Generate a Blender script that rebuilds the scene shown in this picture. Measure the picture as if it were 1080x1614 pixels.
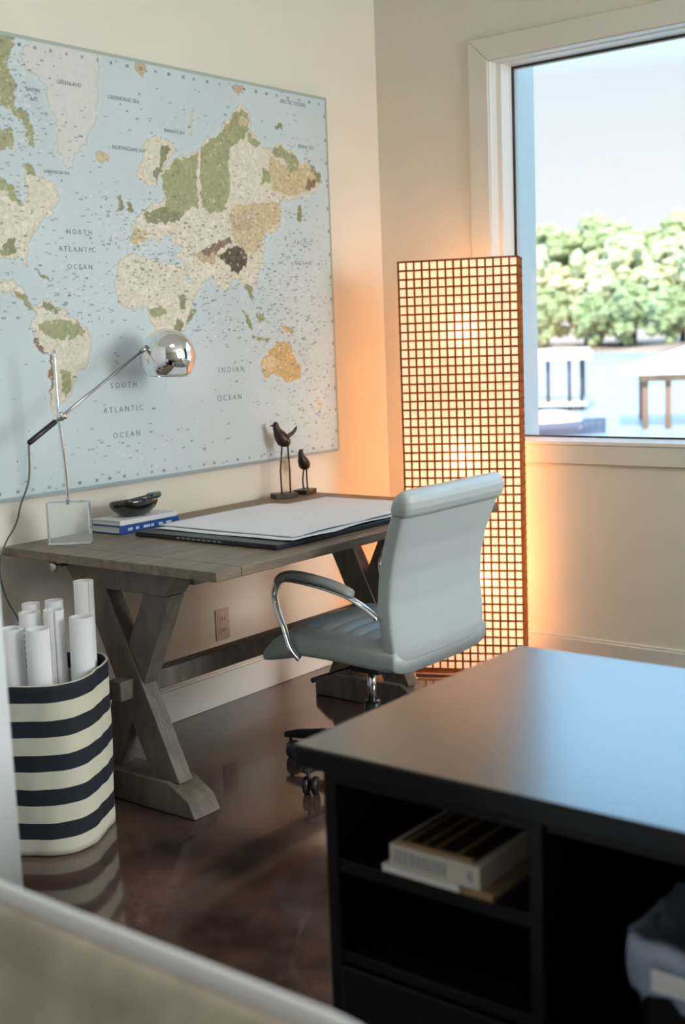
import bpy, bmesh, math, random
import numpy as np
from mathutils import Vector, Matrix
random.seed(7)
S = bpy.context.scene
for o in list(bpy.data.objects): bpy.data.objects.remove(o)

# ------------------------------------------------------------------ camera
cd = bpy.data.cameras.new('camera'); cam = bpy.data.objects.new('camera', cd); S.collection.objects.link(cam)
cd.sensor_fit = 'HORIZONTAL'; cd.sensor_width = 36.0; cd.lens = 36.0*1928/1080
cd.clip_start = .05; cd.clip_end = 2000
RM = Matrix(((0.787161,-0.056697,0.614136),(0.615569,0.133741,-0.776652),(-0.038101,0.989393,0.140176)))
cam.matrix_world = Matrix.Translation((3.1912, -4.3801, 1.3600)) @ RM.to_4x4()
cd.dof.use_dof = True; cd.dof.focus_distance = 3.7; cd.dof.aperture_fstop = 4.5
S.camera = cam

# ------------------------------------------------------------------ view, sky, sun, large lights
S.view_settings.view_transform = 'Standard'; S.view_settings.look = 'None'
S.view_settings.exposure = 0.4; S.view_settings.gamma = 1.0
S.view_settings.use_curve_mapping = False
W = bpy.data.worlds.new('sky'); S.world = W; W.use_nodes = True
wn = W.node_tree.nodes; wl = W.node_tree.links
bg = wn['Background']
geo = wn.new('ShaderNodeTexCoord'); sep = wn.new('ShaderNodeSeparateXYZ'); rmp = wn.new('ShaderNodeValToRGB')
wl.new(geo.outputs['Generated'], sep.inputs[0]); wl.new(sep.outputs[2], rmp.inputs[0]); wl.new(rmp.outputs[0], bg.inputs[0])
cr = rmp.color_ramp
cr.elements[0].position = 0.0; cr.elements[0].color = (.385, .385, .385, 1)
cr.elements[1].position = 1.0; cr.elements[1].color = (.25, .5, .95, 1)
for p, c in ((.06, (.365, .368, .372, 1)), (.19, (.30, .325, .352, 1)), (.31, (.46, .86, 1.25, 1))):
    e = cr.elements.new(p); e.color = c
bg.inputs[1].default_value = 2.15

sd = bpy.data.lights.new('sun', 'SUN'); so = bpy.data.objects.new('sun', sd); S.collection.objects.link(so)
sd.energy = 4.2; sd.angle = .01; sd.color = (1, .95, .86)
so.rotation_euler = Vector((-.35, .75, -.75)).to_track_quat('-Z', 'Y').to_euler()

def area(name, loc, target, sx, sy, power, color):
    d = bpy.data.lights.new(name, 'AREA'); o = bpy.data.objects.new(name, d); S.collection.objects.link(o)
    d.shape = 'RECTANGLE'; d.size = sx; d.size_y = sy; d.energy = power; d.color = color
    o.location = loc; o.rotation_euler = (Vector(target)-Vector(loc)).to_track_quat('-Z', 'Y').to_euler()
    return o
area('assumed_daylight_right_fill', (5.35, -1.05, 1.8), (0, -2.2, 1.5), 1.7, 1.7, 100, (.90, .96, 1))  # area light added for assumed daylight from the right; the wall has no opening
area('assumed_daylight_rear_fill', (1.6, -6.85, 1.8), (1.4, 0, 1.4), 2.2, 1.7, 6.5, (.95, .97, 1))  # added weak fill for assumed daylight behind the camera, solid wall, no window built
area('ceiling_fill_light', (1.9, -2.0, 2.95), (1.9, -2.0, 0), .6, .6, 5, (1, .86, .66))  # warm fill light added under the ceiling, no fixture there

# ------------------------------------------------------------------ helpers
def lin(c):
    return tuple(((v/12.92) if v <= .04045 else ((v+.055)/1.055)**2.4) for v in c)
def rgb(r, g, b): return lin((r/255, g/255, b/255))
def mat(name, col, rough=.5, metal=0, spec=.5, coat=0, noise=None, bump=None, trans=0, alpha=1, stretch=None):
    """procedural material; noise=(scale, amount) varies the colour, bump=(scale, strength)"""
    m = bpy.data.materials.new(name); m.use_nodes = True
    n = m.node_tree.nodes; l = m.node_tree.links; b = n['Principled BSDF']
    b.inputs['Base Color'].default_value = (*col, 1); b.inputs['Roughness'].default_value = rough
    b.inputs['Metallic'].default_value = metal; b.inputs['Specular IOR Level'].default_value = spec
    b.inputs['Coat Weight'].default_value = coat; b.inputs['Coat Roughness'].default_value = .06
    b.inputs['Transmission Weight'].default_value = trans; b.inputs['Alpha'].default_value = alpha
    tc = n.new('ShaderNodeTexCoord'); mp = n.new('ShaderNodeMapping'); l.new(tc.outputs['Object'], mp.inputs[0])
    if stretch: mp.inputs['Scale'].default_value = stretch
    if noise:
        t = n.new('ShaderNodeTexNoise'); t.inputs['Scale'].default_value = noise[0]; t.inputs['Detail'].default_value = 5
        l.new(mp.outputs[0], t.inputs[0])
        r = n.new('ShaderNodeValToRGB'); l.new(t.outputs[0], r.inputs[0]); l.new(r.outputs[0], b.inputs['Base Color'])
        a = noise[1]
        r.color_ramp.elements[0].position = .3; r.color_ramp.elements[0].color = (*[c*(1-a) for c in col], 1)
        r.color_ramp.elements[1].position = .7; r.color_ramp.elements[1].color = (*[min(1, c*(1+a)) for c in col], 1)
    if bump:
        t2 = n.new('ShaderNodeTexNoise'); t2.inputs['Scale'].default_value = bump[0]; t2.inputs['Detail'].default_value = 4
        l.new(mp.outputs[0], t2.inputs[0])
        bp = n.new('ShaderNodeBump'); bp.inputs['Strength'].default_value = bump[1]; bp.inputs['Distance'].default_value = .01
        l.new(t2.outputs[0], bp.inputs['Height']); l.new(bp.outputs[0], b.inputs['Normal'])
    return m

def add_box(bm, x0, x1, y0, y1, z0, z1, M=None):
    vs = [bm.verts.new((x, y, z)) for z in (z0, z1) for x, y in ((x0, y0), (x1, y0), (x1, y1), (x0, y1))]
    if M is not None:
        for v in vs: v.co = M @ v.co
    for f in ((0, 3, 2, 1), (4, 5, 6, 7), (0, 1, 5, 4), (1, 2, 6, 5), (2, 3, 7, 6), (3, 0, 4, 7)):
        bm.faces.new([vs[i] for i in f])
    return vs
def ring_skin(bm, rings, cap=True, closed=True):
    R = [[bm.verts.new(p) for p in r] for r in rings]
    n = len(R[0])
    for a, b in zip(R, R[1:]):
        for i in range(n if closed else n-1):
            bm.faces.new((a[i], a[(i+1) % n], b[(i+1) % n], b[i]))
    if cap:
        bm.faces.new(list(reversed(R[0]))); bm.faces.new(R[-1])
    return R
def add_tube(bm, pts, r, n=12):
    pts = [Vector(p) for p in pts]; rr = r if isinstance(r, (list, tuple)) else [r]*len(pts)
    t0 = (pts[1]-pts[0]).normalized()
    up = Vector((0, 0, 1)) if abs(t0.z) < .9 else Vector((0, 1, 0))
    u = t0.cross(up).normalized(); rings = []
    for i, p in enumerate(pts):
        t = (pts[min(i+1, len(pts)-1)]-pts[max(i-1, 0)]).normalized()
        u = (u-t*u.dot(t)).normalized(); v = t.cross(u)
        rings.append([p+(u*math.cos(2*math.pi*k/n)+v*math.sin(2*math.pi*k/n))*rr[i] for k in range(n)])
    ring_skin(bm, rings)
def add_lathe(bm, prof, c, n=32, M=None):
    rings = [[Vector((c[0]+r*math.cos(2*math.pi*k/n), c[1]+r*math.sin(2*math.pi*k/n), c[2]+z)) for k in range(n)] for r, z in prof]
    if M is not None: rings = [[M @ p for p in r] for r in rings]
    ring_skin(bm, rings)
def add_prism(bm, poly, d, axis='y'):
    """poly in the plane across axis, d=(from,to) along axis"""
    def P(a, b, t): return {'y': (a, t, b), 'x': (t, a, b), 'z': (a, b, t)}[axis]
    A = [bm.verts.new(P(a, b, d[0])) for a, b in poly]; B = [bm.verts.new(P(a, b, d[1])) for a, b in poly]
    n = len(poly)
    bm.faces.new(A); bm.faces.new(list(reversed(B)))
    for i in range(n): bm.faces.new((A[i], B[i], B[(i+1) % n], A[(i+1) % n]))
def smooth_path(pts, k=6):
    pts = [Vector(p) for p in pts]; out = []
    P = [pts[0]*2-pts[1]]+pts+[pts[-1]*2-pts[-2]]
    for i in range(1, len(P)-2):
        for j in range(k):
            t = j/k; a, b, c, d = P[i-1:i+3]
            out.append(.5*((2*b)+(c-a)*t+(2*a-5*b+4*c-d)*t*t+(3*b-a-3*c+d)*t**3))
    out.append(pts[-1]); return out
def obj(name, bm, m, parent=None, smooth=False, bevel=0, seg=2, loc=None):
    bmesh.ops.recalc_face_normals(bm, faces=bm.faces)
    me = bpy.data.meshes.new(name)
    if loc is not None: bmesh.ops.translate(bm, verts=bm.verts, vec=-Vector(loc))
    bm.to_mesh(me); bm.free()
    me.materials.append(m)
    o = bpy.data.objects.new(name, me); S.collection.objects.link(o)
    if smooth:
        for p in me.polygons: p.use_smooth = True
    if bevel:
        b = o.modifiers.new('bevel', 'BEVEL'); b.width = bevel; b.segments = seg; b.limit_method = 'ANGLE'; b.angle_limit = math.radians(40)
        for p in me.polygons: p.use_smooth = True
        b.harden_normals = True
    if loc is not None: o.location = loc
    if parent is not None: put(o, parent)
    return o
def put(o, parent):
    """parent o to parent, keeping the coordinates it was built in"""
    w = o.location.copy(); o.parent = parent
    base = parent; off = Vector((0, 0, 0)); 
    while base is not None: off += base.location; base = base.parent
    o.location = w-off
def thing(name, loc, label, cat, group=None):
    o = bpy.data.objects.new(name, None); S.collection.objects.link(o); o.location = loc; o.empty_display_size = .05
    return tag(o, label, cat, group)
def tag(o, label, cat, group=None):
    o['label'] = label; o['category'] = cat
    if group: o['group'] = group
    return o
def struct(name, bm, m, bevel=0, label=None, cat=None):
    o = obj(name, bm, m, bevel=bevel); o['kind'] = 'structure'
    o['label'] = label or name.replace('_', ' '); o['category'] = cat or name.split('_')[0]
    return o
NB = bmesh.new

# ------------------------------------------------------------------ materials
M = {}
M['wall'] = mat('wall_paint', rgb(226, 220, 204), .55, noise=(3, .02), bump=(180, .04))
M['white'] = mat('white_trim_paint', rgb(235, 232, 224), .35)
M['casing'] = mat('casing_paint', rgb(224, 219, 206), .4)
M['ceiling'] = mat('ceiling_paint', rgb(230, 228, 220), .8)
M['jamb'] = mat('white_partition_paint', rgb(232, 236, 238), .5)
M['vinyl'] = mat('window_frame_vinyl', rgb(224, 222, 212), .4)
M['wood'] = mat('weathered_grey_wood', rgb(116, 100, 84), .42, noise=(6, .35), bump=(30, .25), stretch=(6, .8, 6), spec=.5)
M['wood_leg'] = mat('weathered_grey_leg_wood', rgb(104, 93, 82), .5, noise=(8, .3), bump=(30, .25), stretch=(3, 3, 1))
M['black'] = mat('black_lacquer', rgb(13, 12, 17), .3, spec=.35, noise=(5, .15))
M['black_in'] = mat('black_cabinet_board', rgb(18, 17, 20), .5)
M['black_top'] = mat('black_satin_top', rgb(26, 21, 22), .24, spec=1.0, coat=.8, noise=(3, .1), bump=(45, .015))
M['leather'] = mat('pale_grey_leather', rgb(178, 188, 187), .38, bump=(260, .12), noise=(4, .03))
M['leather_pad'] = mat('grey_arm_pad_leather', rgb(150, 152, 148), .35)
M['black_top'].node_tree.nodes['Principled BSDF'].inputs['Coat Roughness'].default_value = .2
M['chrome'] = mat('chrome', (.82, .84, .86), .06, 1)
M['steel'] = mat('brushed_steel', (.45, .46, .48), .25, 1)
M['plastic'] = mat('black_plastic', (.012, .012, .013), .35)
M['bronze'] = mat('dark_bronze', rgb(66, 52, 42), .35, .6, noise=(40, .5))
M['paper'] = mat('white_paper', rgb(232, 232, 236), .7, noise=(12, .02))
M['ink'] = mat('grey_print', rgb(150, 155, 165), .8)
M['ink_dark'] = mat('dark_print', rgb(122, 138, 146), .8)
M['blue_cover'] = mat('blue_book_cover', rgb(38, 78, 150), .4)
M['dark_cover'] = mat('black_book_cover', rgb(35, 36, 42), .4)
M['white_cover'] = mat('white_book_cover', rgb(225, 225, 222), .45)
M['tan_cover'] = mat('tan_book_cover', rgb(150, 120, 90), .6)
M['brown_cover'] = mat('dark_brown_book_cover', rgb(40, 22, 18), .5)
M['cream_pages'] = mat('cream_pages', rgb(205, 198, 182), .8)
M['bowl'] = mat('dark_glazed_ceramic', rgb(30, 30, 28), .12, coat=.6, noise=(12, .6))
M['plate'] = mat('outlet_plastic', rgb(200, 180, 160), .4)
M['cord'] = mat('grey_cord', rgb(110, 108, 100), .5)
M['liner'] = mat('bin_liner_film', rgb(186, 204, 236), .16, bump=(25, .6), alpha=.66, spec=1.0)
M['bin'] = mat('black_bin', rgb(16, 16, 18), .4)
M['shell'] = mat('white_chair_shell', rgb(238, 242, 246), .35)
M['fabric'] = mat('cream_upholstery', rgb(204, 194, 180), .85, noise=(12, .3), bump=(300, .3))
M['bamboo'] = mat('brown_lattice_slats', rgb(120, 78, 44), .6)

# floor: polished, stained dark brown concrete
def floor_mat():
    m = bpy.data.materials.new('polished_stained_concrete'); m.use_nodes = True
    n = m.node_tree.nodes; l = m.node_tree.links; b = n['Principled BSDF']
    tc = n.new('ShaderNodeTexCoord')
    t = n.new('ShaderNodeTexNoise'); t.inputs['Scale'].default_value = 2.2; t.inputs['Detail'].default_value = 7; t.inputs['Roughness'].default_value = .6
    l.new(tc.outputs['Object'], t.inputs[0])
    r = n.new('ShaderNodeValToRGB'); l.new(t.outputs[0], r.inputs[0]); l.new(r.outputs[0], b.inputs['Base Color'])
    r.color_ramp.elements[0].position = .38; r.color_ramp.elements[0].color = (*rgb(44, 28, 23), 1)
    r.color_ramp.elements[1].position = .72; r.color_ramp.elements[1].color = (*rgb(112, 86, 75), 1)
    b.inputs['Roughness'].default_value = .1; b.inputs['Specular IOR Level'].default_value = .7
    b.inputs['Coat Weight'].default_value = .35; b.inputs['Coat Roughness'].default_value = .05
    t2 = n.new('ShaderNodeTexNoise'); t2.inputs['Scale'].default_value = 5; l.new(tc.outputs['Object'], t2.inputs[0])
    bp = n.new('ShaderNodeBump'); bp.inputs['Strength'].default_value = .05; bp.inputs['Distance'].default_value = .02
    l.new(t2.outputs[0], bp.inputs['Height']); l.new(bp.outputs[0], b.inputs['Normal'])
    return m
M['floor'] = floor_mat()

# ------------------------------------------------------------------ room shell
CZ = 3.0; XR = 5.5; YB = -7.0; T = .15
bm = NB(); add_box(bm, -.2, XR+.2, YB-.2, .2, -.15, 0); struct('floor', bm, M['floor'], label='glossy dark brown stained concrete floor')
bm = NB(); add_box(bm, -.2, XR+.2, YB-.2, .2, CZ, CZ+.15); struct('ceiling', bm, M['ceiling'])
bm = NB(); add_box(bm, -.2, 0, YB, T, 0, CZ); struct('wall_left', bm, M['wall'], label='cream wall carrying the world map')
bm = NB(); add_box(bm, XR, XR+.2, YB, T, 0, CZ); struct('wall_right', bm, M['wall'])
bm = NB(); add_box(bm, 0, XR, YB-.2, YB, 0, CZ); struct('wall_rear', bm, M['wall'])
WX0, WX1, WZ0, WZ1 = .556, 2.75, .920, 2.432
bm = NB()
add_box(bm, 0, WX0, 0, T, 0, CZ); add_box(bm, WX1, XR, 0, T, 0, CZ)
add_box(bm, WX0, WX1, 0, T, 0, WZ0); add_box(bm, WX0, WX1, 0, T, WZ1, CZ)
struct('wall_window_side', bm, M['wall'], label='cream wall with the lake window')
# partition end at the left of the view
bm = NB(); add_box(bm, 0, 1.572, -3.36, -3.22, 0, CZ); struct('wall_partition', bm, M['jamb'], label='white partition end at the left edge')
bm = NB(); add_box(bm, 0, .018, -3.22, 0, 0, .12); add_box(bm, 0, .010, -3.22, 0, .12, .128)
struct('baseboard_left', bm, M['white'], .003)
bm = NB(); add_box(bm, .018, XR, -.018, 0, 0, .118); add_box(bm, .018, XR, -.010, 0, .118, .128)
struct('baseboard_window_side', bm, M['casing'], .003)

# window_1: casing boards, frame, sash, pane
cw = .088
bm = NB()
def casing(poly): add_prism(bm, poly, (-.014, 0), 'y')
casing([(WX0-cw, WZ0+.003), (WX0, WZ0+.003), (WX0, WZ1), (WX0-cw, WZ1+cw)])
casing([(WX1, WZ0+.003), (WX1+cw, WZ0+.003), (WX1+cw, WZ1+cw), (WX1, WZ1)])
casing([(WX0-cw+.002, WZ1+cw), (WX0+.002, WZ1), (WX1-.002, WZ1), (WX1+cw-.002, WZ1+cw)])
struct('trim_1', bm, M['casing'], .002, label='window casing boards with mitred corner')
bm = NB(); add_box(bm, WX0-cw, WX1+cw, -.018, 0, WZ0-.012, WZ0+.003); struct('trim_2', bm, M['white'], .003, label='slim white window stool')
bm = NB(); add_box(bm, WX0-cw, WX1+cw, -.014, 0, WZ0-.088, WZ0-.012); struct('trim_3', bm, M['casing'], .003, label='apron board under the window')
def frame(bm, x0, x1, z0, z1, ws, wb, wt, y0, y1):
    add_box(bm, x0, x0+ws, y0, y1, z0, z1); add_box(bm, x1-ws, x1, y0, y1, z0, z1)
    add_box(bm, x0+ws, x1-ws, y0, y1, z0, z0+wb); add_box(bm, x0+ws, x1-ws, y0, y1, z1-wt, z1)
win = bpy.data.objects.new('window_1', None); S.collection.objects.link(win); win.location = (WX0, 0, WZ0)
win['kind'] = 'structure'; win['label'] = 'large fixed window looking over the lake'; win['category'] = 'window'
bm = NB(); frame(bm, WX0, WX1, WZ0, WZ1, .004, .003, .004, -.004, .05); obj('window_jamb', bm, M['white'], win, bevel=.002)
bm = NB(); frame(bm, WX0, WX1, WZ0, WZ1, .026, .004, .008, .05, .135); obj('window_frame', bm, M['white'], win, bevel=.002)
bm = NB(); frame(bm, WX0, WX1, WZ0, WZ1, .034, .011, .016, .135, .1425); obj('window_gasket', bm, M['plastic'], win)
bm = NB(); frame(bm, WX0, WX1, WZ0-.02, WZ1, .036, .022, .018, .1425, .16); add_box(bm, WX0-.05, WX0+.036, .16, .30, WZ0-.05, WZ1+.03); add_box(bm, WX1-.036, WX1+.05, .16, .30, WZ0-.05, WZ1+.03); obj('window_reveal', bm, M['vinyl'], win, bevel=.002)
g = bpy.data.materials.new('window_glass'); g.use_nodes = True
n = g.node_tree.nodes; l = g.node_tree.links; n.remove(n['Principled BSDF'])
tr = n.new('ShaderNodeBsdfTransparent'); tr.inputs[0].default_value = (.97, .985, .99, 1)
gl = n.new('ShaderNodeBsdfGlossy'); gl.inputs['Roughness'].default_value = .01; fr = n.new('ShaderNodeFresnel'); fr.inputs[0].default_value = 1.35
mx = n.new('ShaderNodeMixShader'); l.new(fr.outputs[0], mx.inputs[0]); l.new(tr.outputs[0], mx.inputs[1]); l.new(gl.outputs[0], mx.inputs[2])
l.new(mx.outputs[0], n['Material Output'].inputs[0])
M['glass'] = g
bm = NB(); add_box(bm, WX0+.036, WX1-.036, .146, .150, WZ0+.004, WZ1-.018); obj('window_pane', bm, g, win)

# outlet on the map wall
ot = thing('wall_outlet', (.0, -1.11, .305), 'beige wall outlet low on the wall under the desk', 'outlet')
bm = NB(); add_box(bm, 0, .007, -1.147, -1.073, .245, .365); obj('cover_plate', bm, M['plate'], ot, bevel=.003)
for z in (.283, .327):
    bm = NB(); add_box(bm, .006, .0095, -1.127, -1.093, z-.015, z+.015); s = obj('socket', bm, M['plate'], ot, bevel=.004)
    bm = NB(); add_box(bm, .0094, .0102, -1.118, -1.115, z-.006, z+.008); add_box(bm, .0094, .0102, -1.105, -1.102, z-.006, z+.008)
    obj('slot', bm, M['plastic'], s)

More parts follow.
